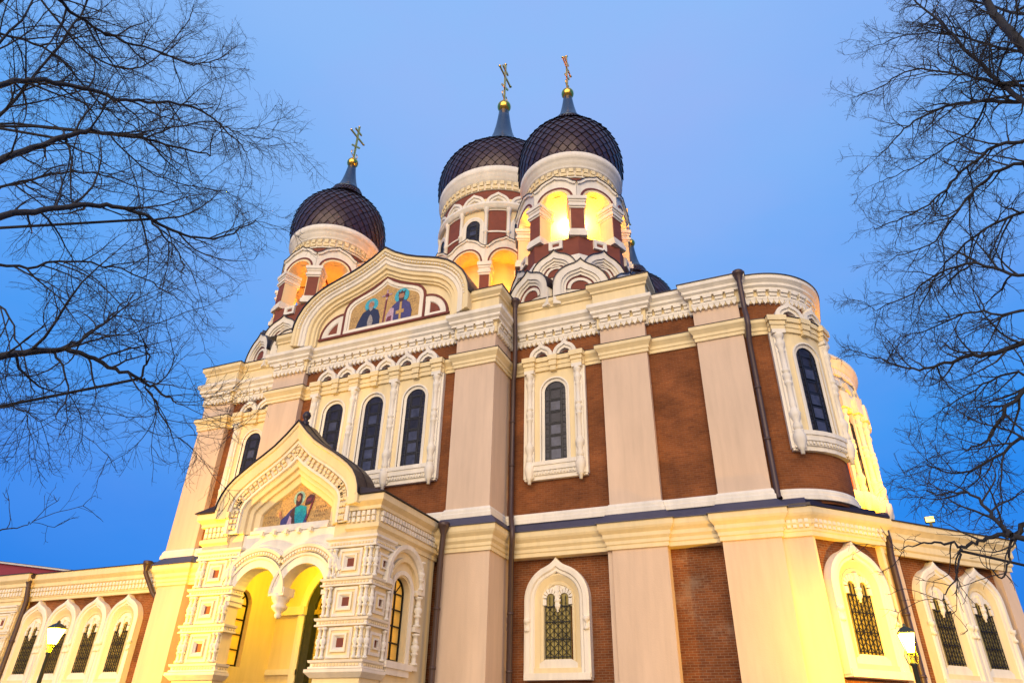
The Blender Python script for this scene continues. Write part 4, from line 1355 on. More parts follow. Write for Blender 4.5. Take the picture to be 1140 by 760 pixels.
av.lathe(XC + 0.05, -0.28, [(0.0, 5.30), (0.10, 5.33), (0.13, 5.42), (0.10, 5.5), (0.25, 5.62), (0.29, 5.7), (0.2, 5.78), (0.30, 5.9), (0.34, 6.0), (0.34, 6.1), (0.2, 6.12)], 14)
av.box(XC - 0.28, XC + 0.38, -0.55, 0.04, 6.02, 6.3)
for s, u in ((-1, PI0), (1, PI1)):
    av.box(u - 0.10, u + 0.10, -0.6, 0.1, 5.95, 6.10)
    av.box(u - 0.06, u + 0.06, -0.6, 0.06, 5.8, 5.95)
av.build('twin_arch', PORCH)
# corner piers
for (x0, x1, s) in ((PX0, PI0, -1), (PI1, PX1, 1)):
    p = MB(); p.mat(M_cream)
    p.box(x0, x1, PY, PY + 0.50, 0, 8.35)
    if s > 0: p.box(x1 - .6, x1 - .004, PY + .49, PY + 1.15, 0, 8.34)
    else: p.box(x0 + .004, x0 + .6, PY + .49, PY + 1.15, 0, 8.34)
    tier_face(p, FP(PY), (x0 + x1) / 2, (x1 - x0) / 2)
    if s > 0:
        tier_face(p, FR(PX1, PY + .58, pi / 2), 0, 0.58)
        bands(p, [(PI1, PY + .5), (PI1, PY), (PX1, PY), (PX1, PY + 1.15)])
    else:
        tier_face(p, FR(PX0, PY + .58, -pi / 2), 0, 0.58)
        bands(p, [(PX0, PY + 1.15), (PX0, PY), (PI0, PY), (PI0, PY + .5)])
    p.build('corner_pier', PORCH)
# right and left side: window hood, end half pier, lattice window
for (x, a) in ((PX1, pi / 2), (PX0, -pi / 2)):
    s = 1 if a > 0 else -1
    F = FR(x, 21.9, a)
    h = MB(F); h.mat(M_white)
    h.sweep([(-0.62, 4.0)] + arch(0, 6.25, 0.62, 16) + [(0.62, 4.0)], [(0, -0.3), (0, 0.06), (0.14, 0.08), (0.14, 0.0)])
    h.mat(M_cream)
    h.sweep([(-0.82, 6.3)] + arch(0, 6.45, 0.86, 16) + [(0.82, 6.3)], [(0, 0), (0, 0.12), (0.12, 0.15), (0.12, 0.05)])
    h.mat(M_white)
    h.sweep([(-0.95, 6.6)] + arch(0, 6.6, 1.06, 16) + [(1.0, 6.6)], [(0, 0), (0, 0.10), (0.10, 0.2), (0.24, 0.2), (0.24, 0)])
    h.box(-0.85, 0.85, 0, 0.2, 3.8, 4.0)
    h.box(-0.75, 0.75, 0, 0.14, 3.6, 3.8)
    for zz in (4.5, 5.75, 7.0):
        small_bal(h, s * 1.05, 0.12, zz - .5, zz + .55, 0.12)
        h.box(s * 1.05 - .2, s * 1.05 + .2, 0, .18, zz - .66, zz - .5)
    h.build('window_hood', PORCH)
    gl = MB(F); gl.mat(M_thin)
    gl.prism([(-0.55, 4.05)] + arch(0, 6.25, 0.55, 14) + [(0.55, 4.05)], -0.30, -0.28)
    gl.mat(M_iron)
    for u in (0.0,): gl.box(u - .022, u + .022, -.36, -.22, 4.05, 6.25)
    gl.sweep([(-0.5, 4.05)] + arch(0, 6.25, 0.5, 14) + [(0.5, 4.05)], [(0, -.36), (0, -.22), (.045, -.22), (.045, -.36)])
    for z in (4.1, 4.64, 5.18, 5.72, 6.25): gl.box(-.55, .55, -.355, -.225, z - .02, z + .02)
    for q in (45, 90, 135):
        gl.tube([(0, -.29, 6.25), (.52 * cos(radians(q)), -.29, 6.25 + .52 * sin(radians(q)))], .04, 4)
    gl.build('lattice_window', PORCH)
# porch entablature (interrupted by the gable)
PE = [(-.05, 7.84), (0.05, 7.84), (0.05, 8.0), (0.16, 8.08), (0.16, 8.22), (0.08, 8.26), (0.08, 8.66), (0.20, 8.70), (0.20, 8.82), (0.32, 8.92), (0.36, 8.96), (0.36, 9.18), (-.05, 9.20)]
pl = [(PX0, 24.2), (PX0, PY), (-20.05, PY)]
prr = [(-14.72, PY), (PX1, PY), (PX1, 24.2)]
def pden(pe, L):
    pe.mat(M_white)
    pe.box(-L * .3, L * .3, .05, .17, 8.30, 8.46)
    pe.box(-L * .3, L * .3, .05, .19, 8.50, 8.66)
for q in (pl, prr): wsweep('porch_entablature', q, PE, M_cream, PORCH, extra=[(q, 0.19, pden)])
# gable
PT = [(1, 0), (.985, .09), (.95, .185), (.895, .275), (.81, .36), (.70, .445), (.57, .535), (.43, .62), (.29, .715), (.14, .85), (0, 1)]
PG = norm_curve(PT, XC, 9.23, 3.24, 3.24)
pg = MB(FP(PY)); pg.mat(M_cream)
pg.prism([(XC - 3.1, 8.27)] + [(XC - 3.2, 9.2)] + PG + [(XC + 3.2, 9.2), (XC + 3.1, 8.27)], -0.75, -0.42)
PGf = [(XC - 3.24, 8.9)] + PG + [(XC + 3.24, 8.9)]
pg.sweep(PGf, [(0, -0.6), (0, 0.48), (-0.10, 0.48), (-0.13, 0.42), (-0.46, 0.36), (-0.46, 0.22)])
pg.mat(M_white)
PGd = [(XC - 3.24, 8.35)] + PG + [(XC + 3.24, 8.35)]
pg.sweep(PGd, [(-0.44, 0.1), (-0.44, 0.28), (-0.58, 0.28), (-0.60, 0.16), (-0.92, 0.14), (-0.92, 0.2), (-1.02, 0.2), (-1.04, 0.08)])
pg.mat(M_cream)
pg.sweep(PGd, [(-1.02, 0.0), (-1.02, 0.10), (-1.22, 0.06), (-1.24, -0.06), (-1.40, -0.10), (-1.42, -0.2), (-1.62, -0.28), (-1.66, -0.42)])
pd = pg; pd.mat(M_cream)
for (u, z, a) in path_points(PGd, 0.235):
    nx_, nz_ = -sin(a), cos(a)
    tx, tz = cos(a), sin(a)
    for (o0, o1) in ((0.62, 0.74), (0.78, 0.90)):
        P4 = []
        for (o, q) in ((o0, -.07), (o1, -.065), (o1, .065), (o0, .07)):
            P4.append((u - nx_ * o + tx * q, z - nz_ * o + tz * q))
        pd.prism(P4, 0.1, 0.27 if o0 < .7 else 0.23)
pgo = pg.build('porch_gable', PORCH)
pr_ = MB(FP(PY)); pr_.mat(M_roof)
pr_.sweep(PG, [(0.0, 0.53), (0.05, 0.53), (0.06, -0.62), (0.0, -0.62)])
pr_.prism([(XC - 3.2, 9.2), (XC + 3.2, 9.2), (XC + 2.6, 9.75), (XC - 2.6, 9.75)], -4.2, -0.7)
for s in (-1, 1):
    e0, e1 = XC + s * 3.1, XC + s * 4.32
    pr_.prism([(min(e0, e1), 9.205), (max(e0, e1), 9.205), (max(e0, e1), 9.235), (e0 if s < 0 else e0, 9.5)] if s > 0 else [(e1, 9.205), (e0, 9.205), (e0, 9.5), (e1, 9.235)], -4.2, 0.44)
for k in range(1, 2):                               # standing seams of the sheet-metal vault
    pr_.sweep(PG, [(0.05, -0.05 * k), (0.085, -0.05 * k), (0.085, -0.05 * k - 0.03), (0.05, -0.05 * k - 0.03)])
pr_.prism(PG, -0.80, -0.75)
pr_.lathe(XC, 0.1, [(0.12, 12.45), (0.14, 12.6), (0.06, 12.66), (0.14, 12.76), (0.17, 12.88), (0.12, 13.0), (0.0, 13.08)], 10)
pr_.build('porch_roof', PORCH)
# mosaic of a saint
pm = Layers(FP(PY + 0.40))
C3 = norm_curve([(1, 0), (1, .30), (.96, .40), (.85, .48), (.66, .575), (.45, .68), (.22, .835), (0, 1)], XC - 0.02, 8.60, 1.56, 1.64)
pm.put(C3, MO_gold)
ux = XC
pm.put(ell(ux - 0.02, 9.64, 0.26, 0.28), MO_pale)
pm.put([(ux - 0.72, 8.61), (ux - 0.74, 8.85), (ux - 0.55, 9.0), (ux - 0.35, 9.22), (ux - 0.1, 9.36), (ux + 0.14, 9.36), (ux + 0.42, 9.12), (ux + 0.5, 8.61)], MO_blue)
pm.put([(ux - 0.36, 8.61), (ux - 0.34, 9.1), (ux - 0.22, 9.3), (ux - 0.06, 9.3), (ux - 0.06, 8.61)], MO_hair)
pm.put([(ux - 0.44, 8.61), (ux - 0.34, 9.0), (ux - 0.24, 8.9), (ux - 0.2, 8.61)], MO_rose)
pm.put([(ux - 0.14, 9.28), (ux + 0.10, 9.36), (ux + 0.38, 9.28), (ux + 0.42, 8.95), (ux + 0.30, 8.61), (ux - 0.02, 8.61), (ux - 0.1, 8.9)], MO_teal)
pm.put([(ux - 0.9, 9.16), (ux - 0.78, 9.2), (ux - 0.72, 9.02), (ux - 0.62, 8.95), (ux - 0.72, 8.85), (ux - 0.82, 8.98)], MO_skin)
pm.put([(ux - 0.12, 9.36), (ux - 0.15, 9.52), (ux - 0.14, 9.78), (ux - 0.02, 9.86), (ux + 0.1, 9.78), (ux + 0.12, 9.5), (ux + 0.06, 9.36)], MO_hair)
pm.put(ell(ux - 0.03, 9.62, 0.085, 0.14), MO_skin)
pm.put([(ux - 0.11, 9.56), (ux - 0.1, 9.44), (ux - 0.02, 9.36), (ux + 0.06, 9.44), (ux + 0.06, 9.56), (ux - 0.02, 9.5)], MO_hair)
pm.put([(ux + 0.44, 8.75), (ux + 0.5, 8.75), (ux + 0.72, 9.62), (ux + 0.66, 9.64)], MO_wine)
pm.put([(ux + 0.3, 9.34), (ux + 0.34, 9.62), (ux + 0.5, 9.74), (ux + 0.68, 9.68), (ux + 0.64, 9.44), (ux + 0.46, 9.34)], MO_hair)
pm.put([(ux + 0.36, 9.46), (ux + 0.42, 9.58), (ux + 0.58, 9.6), (ux + 0.56, 9.48)], MO_wine)
scribble(pm, ux - 1.35, 9.05, 0.45, 2, rng)
scribble(pm, ux + 0.82, 9.25, 0.5, 3, rng)
pm.mb.build('mosaic', pgo)
pms = MB(FP(PY)); pms.mat(M_white)
pms.box(XC - 1.7, XC + 1.7, -0.45, -0.12, 8.42, 8.58); pms.box(XC - 1.75, XC + 1.75, -0.45, -0.02, 8.30, 8.42)
pms.build('mosaic_sill', pgo)
# portal inside
DX = XC - 0.1
dr_ = MB(FP(24.35)); dr_.mat(M_cream)
apd = [(DX - 1.75, 0)] + arch(DX, 6.2, 1.75, 18) + [(DX + 1.75, 0)]
arch_panel(dr_, PX0 + .5, PX1 - .5, 0, 8.3, apd, 0.0, 0.34)
dr_.mat(M_white)
dr_.box(PX0 + .5, DX - 1.72, 0.3, 0.52, 6.1, 6.42); dr_.box(DX + 1.72, PX1 - .5, 0.3, 0.52, 6.1, 6.42)
dr_.box(PX0 + .5, DX - 1.75, 0.3, 0.44, 3.9, 4.1); dr_.box(DX + 1.75, PX1 - .5, 0.3, 0.44, 3.9, 4.1)
dr_.sweep(apd, [(0, .3), (0, .40), (.14, .46), (.26, .46), (.26, .3)])
dr_.build('inner_wall', PORCH)
do = MB(FP(24.35)); do.mat(M_door)
do.prism(apd, 0.02, 0.10)
do.sweep([(DX - 1.74, 0)] + arch(DX, 6.2, 1.74, 18) + [(DX + 1.74, 0)], [(0, .1), (0, .3), (-.34, .26), (-.42, .1)])
do.mat(M_dgold)
for r in (1.32, 0.98, 0.6): do.sweep(arch(DX, 6.25, r, 18), [(0, .1), (0, .2), (-.12, .2), (-.12, .1)])
for u in (-1.15, -0.62, -0.08, 0.08, 0.62, 1.15): do.lathe(DX + u, .14, [(0.07, 0), (0.07, 2), (0.11, 2.1), (0.07, 2.2), (0.07, 4), (0.11, 4.1), (0.07, 4.2), (0.07, 6.0), (.12, 6.1)], 8)
do.mat(M_door)
rg = random.Random(5)
for k in range(14):
    z = 0.5 + 0.42 * k
    for c in (-0.88, -0.35, 0.35, 0.88):
        do.lathe(DX + c, .12, [(0.0, z), (0.16, z + .05), (0.19, z + .16), (0.12, z + .24), (0.18, z + .3), (0.0, z + .38)], 7)
do.mat(M_dgold)
do.box(DX - 1.7, DX + 1.7, .1, .24, 6.12, 6.3)
do.build('door', PORCH)
lamp('porch_lantern_light', (XC - 0.4, 22.0, 7.3), 330, (1.0, 0.70, 0.03), 0.18)

# west porch corner at the far left, same decoration
wp = MB(); wp.mat(M_cream)
wp.box(-44.5, -40.35, 26.1, 28.5, 0, 8.3)
for c in (-41.25, -43.2):
    tier_face(wp, FP(26.1), c, 0.85)
bands(wp, [(-44.5, 27.0), (-44.5, 26.1), (-40.35, 26.1)])
wp.build('west_porch', CATH)

# ------------------------------------------------------------------ downpipes
def pipe(pts, r, parent=CATH, hop=None):
    mb = MB(); mb.mat(M_pipe)
    mb.tube(pts, r, 10)
    P = [Vector(p) for p in pts]
    for a, b in zip(P, P[1:]):
        if abs(b.z - a.z) > 2.5:
            n = int(abs(b.z - a.z) / 2.2)
            for k in range(1, n + 1):
                q = a.lerp(b, k / (n + 1))
                mb.lathe(q.x, q.y, [(r * .9, q.z - .05), (r * 1.18, q.z - .05), (r * 1.18, q.z + .05), (r * .9, q.z + .05)], 10)
    o = mb.build('downpipe', parent)
    if hop:
        h = MB(); h.mat(M_pipe)
        x, y, z = hop
        h.lathe(x, y, [(r, z - .42), (r * 1.4, z - .28), (r * 1.9, z - .12), (r * 2.1, z - .1), (r * 2.1, z + .04), (r * 1.9, z + .06), (0, z + .06)], 14)
        h.build('hopper', o)
    return o
pipe([(-10.6, 24.9, 19.9), (-10.6, 24.9, 19.4), (-10.72, 25.3, 18.1), (-10.78, 25.45, 17.4), (-10.72, 25.3, 16.95), (-10.72, 25.3, 16.5), (-10.88, 25.55, 16.0), (-10.88, 25.55, 9.95), (-10.7, 25.2, 9.45), (-10.56, 24.98, 9.05), (-10.56, 24.98, 8.65), (-10.78, 25.45, 8.0), (-10.82, 25.55, 0.0)], 0.11, hop=(-10.6, 24.9, 20.0))
pipe([(-0.45, 25.05, 18.9), (-0.45, 25.05, 18.5), (-0.45, 25.35, 17.6), (-0.45, 25.35, 17.3), (-0.42, 25.2, 16.95), (-0.42, 25.2, 16.5), (-0.5, 25.55, 16.0), (-0.5, 25.55, 9.55), (-0.45, 25.5, 9.4)], 0.11, hop=(-0.45, 25.05, 19.05))
q = 0.707
pipe([(2.93, 28.78, 9.2), (2.93, 28.78, 8.95), (2.98, 28.95, 8.5), (2.93, 29.08, 7.9), (2.93, 29.08, 0)], 0.12, hop=(2.93, 28.78, 9.38))
pipe([(-12.85, 23.5, 9.0), (-12.85, 23.5, 8.7), (-13.0, 23.7, 8.0), (-13.05, 23.72, 0)], 0.11, hop=(-12.85, 23.5, 9.1))
pipe([(-31.05, 25.72, 9.3), (-31.05, 25.72, 8.9), (-30.75, 26.2, 8.0), (-30.1, 26.35, 7.4), (-29.9, 26.35, 0)], 0.11, hop=(-31.05, 25.72, 9.4))
pipe([(-40.1, 25.95, 9.3), (-40.1, 25.95, 9.0), (-40.1, 26.2, 8.0), (-40.1, 26.2, 0)], 0.12, hop=(-40.1, 25.95, 9.35))

# ================================================================== street lamps
def street_lamp(x, y, H, label, energy):
    root = empty('street_lamp', (x, y, 0), label, 'street lamp', 'lit lantern street lamps by the cathedral')
    p = MB(); p.mat(M_lampmetal)
    p.lathe(x, y, [(0.0, 0), (0.17, 0), (0.17, 0.12), (0.13, 0.2), (0.12, 0.7), (0.14, 0.75), (0.09, 0.85), (0.075, 1.2), (0.065, H - .75), (0.09, H - .72), (0.09, H - .66), (0.06, H - .62), (0.06, H - .45)], 12)
    for s in (-1, 1):
        p.tube([(x, y, H - .8), (x + s * .13, y, H - .66), (x + s * .17, y, H - .5), (x + s * .14, y, H - .36)], 0.015, 6)
    adopt(p.build('post'), root)
    l = MB(); l.mat(M_lampmetal)
    def sq(r, z): return [(x + .82 * r * cos(pi / 4 + k * pi / 2), y + .82 * r * sin(pi / 4 + k * pi / 2), z) for k in range(4)]
    rows = [sq(.14, H - .46), sq(.17, H - .44), sq(.17, H - .41), sq(.14, H - .40)]
    l.sheet(rows, close=True)
    l.sheet([sq(.345, H + .10), sq(.36, H + .12), sq(.355, H + .14), sq(.19, H + .24), sq(.07, H + .28), sq(.06, H + .34), sq(.0, H + .38)], close=True)
    for k in range(4):
        a = pi / 4 + k * pi / 2
        l.tube([(x + .135 * cos(a), y + .135 * sin(a), H - .41), (x + .295 * cos(a), y + .295 * sin(a), H + .11)], 0.014, 4)
    adopt(l.build('lantern_frame'), root)
    gq = MB(); gq.mat(M_lampglow)
    gq.sheet([sq(.155, H - .40), sq(.345, H + .09)], close=True)
    adopt(gq.build('lantern_glass', normals=True), root)
    ld = lamp('street_lamp_light', (x, y, H - .22), energy, (1.0, 0.56, 0.0), 0.1)
    adopt(ld, root)
    return root
street_lamp(-24.72, 17.55, 4.8, 'lit lantern street lamp in front of the row of narthex windows', 8500)
street_lamp(2.24, 23.5, 4.5, 'lit lantern street lamp beside the downpipe of the cathedral corner', 2300)

# ================================================================== floodlights on the low roof
def floodlight(x, y, z, label, energy, aim):
    root = empty('floodlight', (x, y, z), label, 'floodlight', 'floodlights on the low wing roof')
    b = MB(); b.mat(M_lampmetal)
    b.box(x - .05, x + .05, y - .05, y + .05, z, z + .25)
    b.box(x - .17, x + .17, y - .06, y + .12, z + .16, z + .40)
    adopt(b.build('housing'), root)
    l = MB(); l.mat(M_bulb)
    l.box(x - .15, x + .15, y - .075, y - .062, z + .18, z + .38)
    adopt(l.build('lens'), root)
    sp = bpy.data.lights.new('floodlight_beam', 'SPOT'); sp.energy = energy; sp.color = (1.0, 0.40, 0.0); sp.spot_size = radians(110); sp.spot_blend = 0.5
    so_ = bpy.data.objects.new('floodlight_beam', sp); COL.objects.link(so_)
    so_.location = (x, y - .1, z + .5)
    so_.rotation_euler = (Vector(aim) - Vector((x, y, z))).to_track_quat('-Z', 'Y').to_euler()
    adopt(so_, root)
floodlight(5.0, 32.2, 9.7, 'small lit floodlight on the roof edge of the low wing', 5200, (1.5, 34.0, 15.0))

# ================================================================== pink palace far left
# ================================================================== trees
def unproj(px, py, dist):
    """point seen at photo position (px,py), at horizontal distance dist from the viewpoint"""
    c = ((px - 570) / FPX, (py - 380) / FPX, 1.0)
    d = [sum(R_[k][i] * c[k] for k in range(3)) for i in range(3)]
    h = hypot(d[0], d[1])
    return Vector((d[0] * dist / h, d[1] * dist / h, CAMZ + d[2] * dist / h))

def at_height(px, py, z):
    p = unproj(px, py, 1.0); t = (z - CAMZ) / (p.z - CAMZ)
    return Vector((p.x * t, p.y * t, z))
q0, q1 = at_height(0, 625, 15.0), at_height(70, 633.5, 15.0)
PA = atan2(q1.y - q0.y, q1.x - q0.x)
pk = empty('pink_building', (q0.x, q0.y, 0), 'rose pink building with a pale eaves line behind the left wing', 'building')
PKF = FR(q0.x, q0.y, PA)
PKL = 22.0
a_ = MB(PKF); a_.mat(M_pinkwall); a_.box(-14, PKL, -12, 0, 0, 14.86); adopt(a_.build('wall'), pk)
a_ = MB(PKF); a_.mat(M_white); a_.box(-14.3, PKL + .3, -12.3, 0.2, 14.86, 15.0); adopt(a_.build('eaves'), pk)
a_ = MB(PKF); a_.mat(M_roof); a_.box(-13, PKL - 1, -11.5, -1, 15.0, 15.25); adopt(a_.build('roof'), pk)
for i in range(7):
    for z in (2.5, 6.4):
        a_ = MB(PKF); u = -11.5 + i * 5
        a_.mat(M_white); a_.box(u - .9, u + .9, 0, .1, z - .2, z + 2.8)
        a_.mat(M_glass); a_.box(u - .65, u + .65, .05, .12, z, z + 2.5)
        adopt(a_.build('window'), pk)

class Tree:
    def __init__(s, seed):
        s.r = random.Random(seed); s.mb = MB(); s.mb.mat(M_bark)
    def smooth(s, pts, it=2):
        for _ in range(it):
            q = [pts[0]]
            for a, b in zip(pts, pts[1:]):
                q += [a * .75 + b * .25, a * .25 + b * .75]
            q.append(pts[-1]); pts = q
        return pts
    def limb(s, pts, r0, r1, n=7, kids=True, dens=1.0, up=0.0, reach=1.0):
        pts = s.smooth(pts)
        L = len(pts)
        jit = [p + Vector((s.r.gauss(0, .012), s.r.gauss(0, .012), s.r.gauss(0, .012))) for p in pts]
        s.mb.tube(jit, [r0 + (r1 - r0) * (i / (L - 1)) ** 0.8 for i in range(L)], n)
        if kids: s.sprout(jit, r0, r1, 1, dens, up, reach)
    def sprout(s, pts, r0, r1, lev, dens, up, reach):
        seg = [(b - a).length for a, b in zip(pts, pts[1:])]
        tot = sum(seg)
        sp = {1: 0.20, 2: 0.125, 3: 0.085}[lev] / dens
        d = s.r.uniform(0.2, 1) * sp + (0.10 * tot if lev == 1 else 0.12 * tot)
        acc = 0; i = 0
        side = 1
        while d < tot:
            while i < len(seg) - 1 and acc + seg[i] < d:
                acc += seg[i]; i += 1
            t = (d - acc) / seg[i]
            p = pts[i].lerp(pts[i + 1], min(1, max(0, t)))
            fr = d / tot
            dr = (pts[i + 1] - pts[i]).normalized()
            rad = r0 + (r1 - r0) * fr
            s.branch(p, dr, rad, lev, fr, tot, dens, up, reach)
            d += sp * s.r.uniform(0.55, 1.5)
        if lev <= 2:                                       # the tip forks
            for _ in range(2):
                s.branch(pts[-1], (pts[-1] - pts[-2]).normalized(), max(r1, .006), lev, 0.75, tot, dens, up, reach)
    def branch(s, p, dr, rad, lev, fr, tot, dens, up, reach):
        R = s.r
        ln = {1: R.uniform(0.7, 2.0), 2: R.uniform(0.28, 0.85), 3: R.uniform(0.10, 0.36)}[lev] * reach
        ln *= (1.15 - 0.72 * fr)
        ax = Vector((R.gauss(0, 1), R.gauss(0, 1), R.gauss(0, 1)))
        ax = (ax - dr * ax.dot(dr))
        if ax.length < 1e-4: return
        ax.normalize()
        an = radians(R.uniform(28, 68))
        v = (dr * cos(an) + ax * sin(an))
        v.z += up
        v.normalize()
        n = {1: 7, 2: 5, 3: 3}[lev]
        pts = [p]
        q = p.copy()
        wig = {1: .16, 2: .20, 3: .22}[lev]
        curl = Vector((R.gauss(0, .07), R.gauss(0, .07), R.gauss(0, .07)))
        for k in range(n):
            v = (v + curl + Vector((R.gauss(0, wig), R.gauss(0, wig), R.gauss(0, wig))) * .8)
            v.normalize()
            q = q + v * (ln / n)
            pts.append(q.copy())
        ra = min(rad * .62, {1: .0130, 2: .0056, 3: .0028}[lev] * (0.75 + 0.5 * ln / {1: 1.4, 2: .55, 3: .2}[lev]))
        rb = {1: .0028, 2: .0020, 3: .0014}[lev]
        ra = max(ra, rb)
        s.mb.tube(pts, [ra + (rb - ra) * k / n for k in range(n + 1)], {1: 5, 2: 3, 3: 3}[lev])
        if lev < 3: s.sprout(pts, ra, rb, lev + 1, dens, up * .5, reach)

def px_limb(tree, pts, r0, r1, dist0, dist1, **kw):
    kw.setdefault('reach', tree.reach); kw.setdefault('dens', tree.dens)
    n = len(pts)
    P = [unproj(x, y, dist0 + (dist1 - dist0) * i / (n - 1) + tree.r.uniform(-.05, .05)) for i, (x, y) in enumerate(pts)]
    tree.limb(P, r0, r1, **kw)

def make_tree(seed, base, label, limbs, top, lean, reach=1.0, dens=1.0):
    root = empty('bare_tree', base, label, 'tree', 'bare winter trees framing the view')
    t = MB(); t.mat(M_bark)
    b = Vector(base)
    P = [b + Vector((0, 0, -.1)), b + Vector((0, 0, .5)), b + Vector(lean) * .25 + Vector((0, 0, top * .25)), b + Vector(lean) * .6 + Vector((0, 0, top * .6)), b + Vector(lean) + Vector((0, 0, top))]
    tr = Tree(seed); tr.reach = reach; tr.dens = dens
    P = tr.smooth(P)
    n = len(P)
    t.tube(P, [.36 * (1 - .82 * (i / (n - 1)) ** .9) + (.12 if i == 0 else 0) for i in range(n)], 14)
    adopt(t.build('trunk'), root)
    for (pts, r0, r1, d0, d1, kw) in limbs:
        r0 *= .78; r1 *= .8
        px_limb(tr, pts, r0, r1, d0, d1, **kw)
        # tie each limb back to the trunk
        s0 = unproj(pts[0][0], pts[0][1], d0)
        tz = max(1.5, s0.z - 0.35 * hypot(s0.x - b.x, s0.y - b.y))
        k = min(range(n), key=lambda i: abs(P[i].z - tz))
        tr.mb.tube([P[k], P[k].lerp(s0, .5) + Vector((0, 0, .12)), s0], [r0 * 1.25, r0 * 1.1, r0], 7)
    adopt(tr.mb.build('crown', normals=False), root)
    return root

LT = [
 ([(-30, 105), (0, 93), (40, 88), (97, 99), (130, 110), (156, 114), (206, 113), (236, 130), (256, 150), (276, 170)], .062, .010, 9.2, 9.8, {}),
 ([(-20, 30), (0, 38), (42, 48), (76, 72), (101, 105), (126, 130), (160, 148)], .032, .010, 10.5, 9.6, {}),
 ([(40, -30), (63, 0), (101, 29), (130, 44), (177, 57), (219, 76), (255, 60)], .042, .010, 9.0, 9.8, {}),
 ([(-30, 190), (0, 176), (42, 164), (76, 149), (97, 145), (126, 149), (160, 154), (198, 164), (236, 173)], .070, .012, 8.8, 8.8, {}),
 ([(160, 154), (181, 145), (210, 137), (244, 135), (252, 143), (285, 154), (308, 154)], .020, .006, 8.8, 9.3, {}),
 ([(-30, 245), (0, 240), (42, 236), (84, 229), (126, 229), (147, 234), (168, 244), (194, 257), (223, 267), (257, 261), (286, 246)], .062, .010, 8.4, 8.6, {}),
 ([(168, 244), (185, 265), (202, 286), (203, 305)], .022, .007, 8.5, 8.6, {}),
 ([(-30, 402), (0, 395), (45, 391), (67, 388), (103, 397), (134, 413), (157, 421), (179, 437), (197, 448)], .060, .010, 7.9, 7.9, dict(up=-.06)),
 ([(70, 389), (98, 372), (118, 358), (134, 340), (150, 325)], .024, .006, 7.9, 8.3, {}),
 ([(157, 421), (165, 400), (168, 392), (150, 370)], .020, .006, 7.9, 7.6, {}),
 ([(158, 421), (170, 440), (179, 459), (197, 490)], .018, .006, 7.9, 8.0, dict(up=-.1)),
 ([(58, 391), (72, 410), (78, 440), (60, 465)], .020, .006, 7.9, 7.7, dict(up=-.1)),
 ([(75, 156), (80, 195), (80, 226)], .022, .010, 8.8, 8.7, {}),
 ([(-20, 330), (8, 345), (25, 390), (38, 440)], .020, .006, 8.8, 8.3, dict(up=-.08)),
 ([(-25, 596), (0, 589), (20, 587), (36, 582)], .012, .004, 8.0, 8.0, dict(dens=.7, reach=.5)),
 ([(-20, 145), (10, 120), (60, 60), (95, 10), (110, -30)], .040, .012, 10.8, 10.4, {}),
 ([(-20, 215), (30, 200), (75, 190), (120, 195), (170, 215), (215, 215)], .030, .007, 10.2, 10.2, {}),
 ([(-20, 290), (25, 300), (70, 290), (120, 295), (165, 310), (200, 335)], .030, .007, 9.6, 9.4, {}),
 ([(30, -20), (90, 60), (150, 85), (200, 40), (215, 10)], .028, .007, 10.4, 10.6, {}),
 ([(-20, 70), (30, 15), (45, -20)], .030, .010, 9.8, 9.8, {}),
 ([(120, 148), (160, 190), (200, 205), (255, 215)], .018, .006, 9.0, 9.4, {}),
 ([(-20, 455), (20, 450), (45, 470)], .016, .005, 8.4, 8.3, dict(up=-.05, reach=.7)),
]
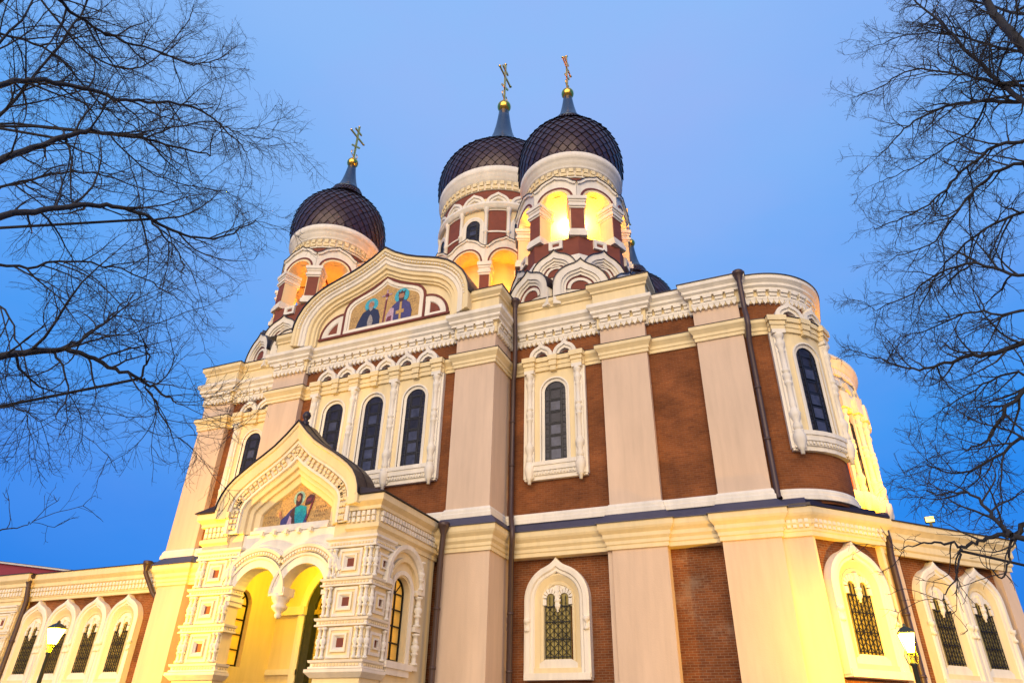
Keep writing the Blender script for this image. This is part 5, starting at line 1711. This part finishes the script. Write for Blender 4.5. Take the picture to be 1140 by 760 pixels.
RT = [
 ([(1160, 90), (1140, 48), (1114, 25), (1097, 0), (1085, -30)], .095, .05, 8.6, 8.8, {}),
 ([(1175, 130), (1140, 114), (1110, 93), (1088, 67), (1055, 34), (1030, 10), (1005, -10)], .060, .012, 8.8, 9.4, {}),
 ([(1110, 93), (1093, 88), (1050, 80), (1010, 77), (985, 95), (955, 108)], .030, .007, 8.9, 9.5, {}),
 ([(1175, 118), (1140, 112), (1100, 113), (1070, 114), (1040, 123), (1020, 133), (1000, 150), (978, 175)], .045, .008, 9.0, 9.4, {}),
 ([(1175, 158), (1140, 155), (1110, 160), (1085, 180), (1060, 200), (1040, 225), (1000, 245), (972, 255)], .042, .007, 9.0, 9.2, dict(up=-.03)),
 ([(1175, 178), (1140, 180), (1110, 190), (1085, 210), (1062, 240), (1040, 272), (1000, 285)], .040, .007, 8.6, 9.0, dict(up=-.04)),
 ([(1175, 365), (1140, 380), (1103, 396), (1074, 396), (1050, 405), (1027, 412), (1000, 408), (969, 396)], .050, .008, 8.4, 8.8, {}),
 ([(1175, 400), (1140, 434), (1112, 466), (1103, 488), (1076, 501)], .045, .008, 8.4, 8.5, {}),
 ([(1175, 565), (1140, 587), (1127, 596), (1106, 596), (1089, 603), (1075, 609), (1049, 603), (1033, 603), (1018, 607), (1001, 614)], .040, .005, 7.6, 8.0, dict(reach=.42, dens=.9)),
 ([(1127, 596), (1113, 582), (1099, 568), (1081, 546), (1054, 550), (1030, 545)], .034, .006, 7.6, 8.2, dict(reach=.55)),
 ([(1070, 613), (1065, 628), (1066, 641), (1054, 658), (1049, 668)], .016, .005, 7.9, 7.8, dict(reach=.35, dens=.8)),
 ([(1127, 597), (1122, 620), (1116, 648), (1104, 632)], .018, .006, 7.6, 7.6, dict(reach=.35, dens=.8)),
 ([(1165, 300), (1130, 310), (1090, 290), (1050, 300), (1010, 330), (975, 345)], .035, .007, 9.0, 9.2, {}),
 ([(1165, 230), (1120, 240), (1080, 265), (1040, 310), (1020, 350)], .032, .007, 9.4, 9.2, dict(up=-.04)),
 ([(1165, 60), (1120, 55), (1070, 40), (1020, 35), (975, 50)], .035, .007, 9.5, 9.6, {}),
 ([(1165, 20), (1120, 12), (1080, 0), (1030, -20)], .035, .010, 9.2, 9.4, {}),
 ([(1165, 480), (1130, 490), (1095, 520), (1060, 530), (1030, 515)], .030, .006, 8.4, 8.6, {}),
 ([(1165, 340), (1120, 350), (1080, 345), (1040, 365), (1000, 375)], .028, .006, 9.0, 9.4, {}),
 ([(1110, 93), (1080, 150), (1050, 165), (1010, 190), (975, 205)], .022, .006, 9.2, 9.6, {}),
 ([(1165, 430), (1130, 410), (1090, 430), (1050, 455)], .026, .006, 8.8, 8.8, {}),
]
make_tree(21,  (-9.6, 2.4, 0), 'leafless tree reaching in from the left edge over the blue sky', LT, 11.0, (0.0, 0.2, 0), 0.84, 1.3)
make_tree(22, (6.6, 8.6, 0), 'leafless tree reaching in from the right edge across the low wing', RT, 12.0, (0.2, 0.2, 0), 0.54, 2.0)
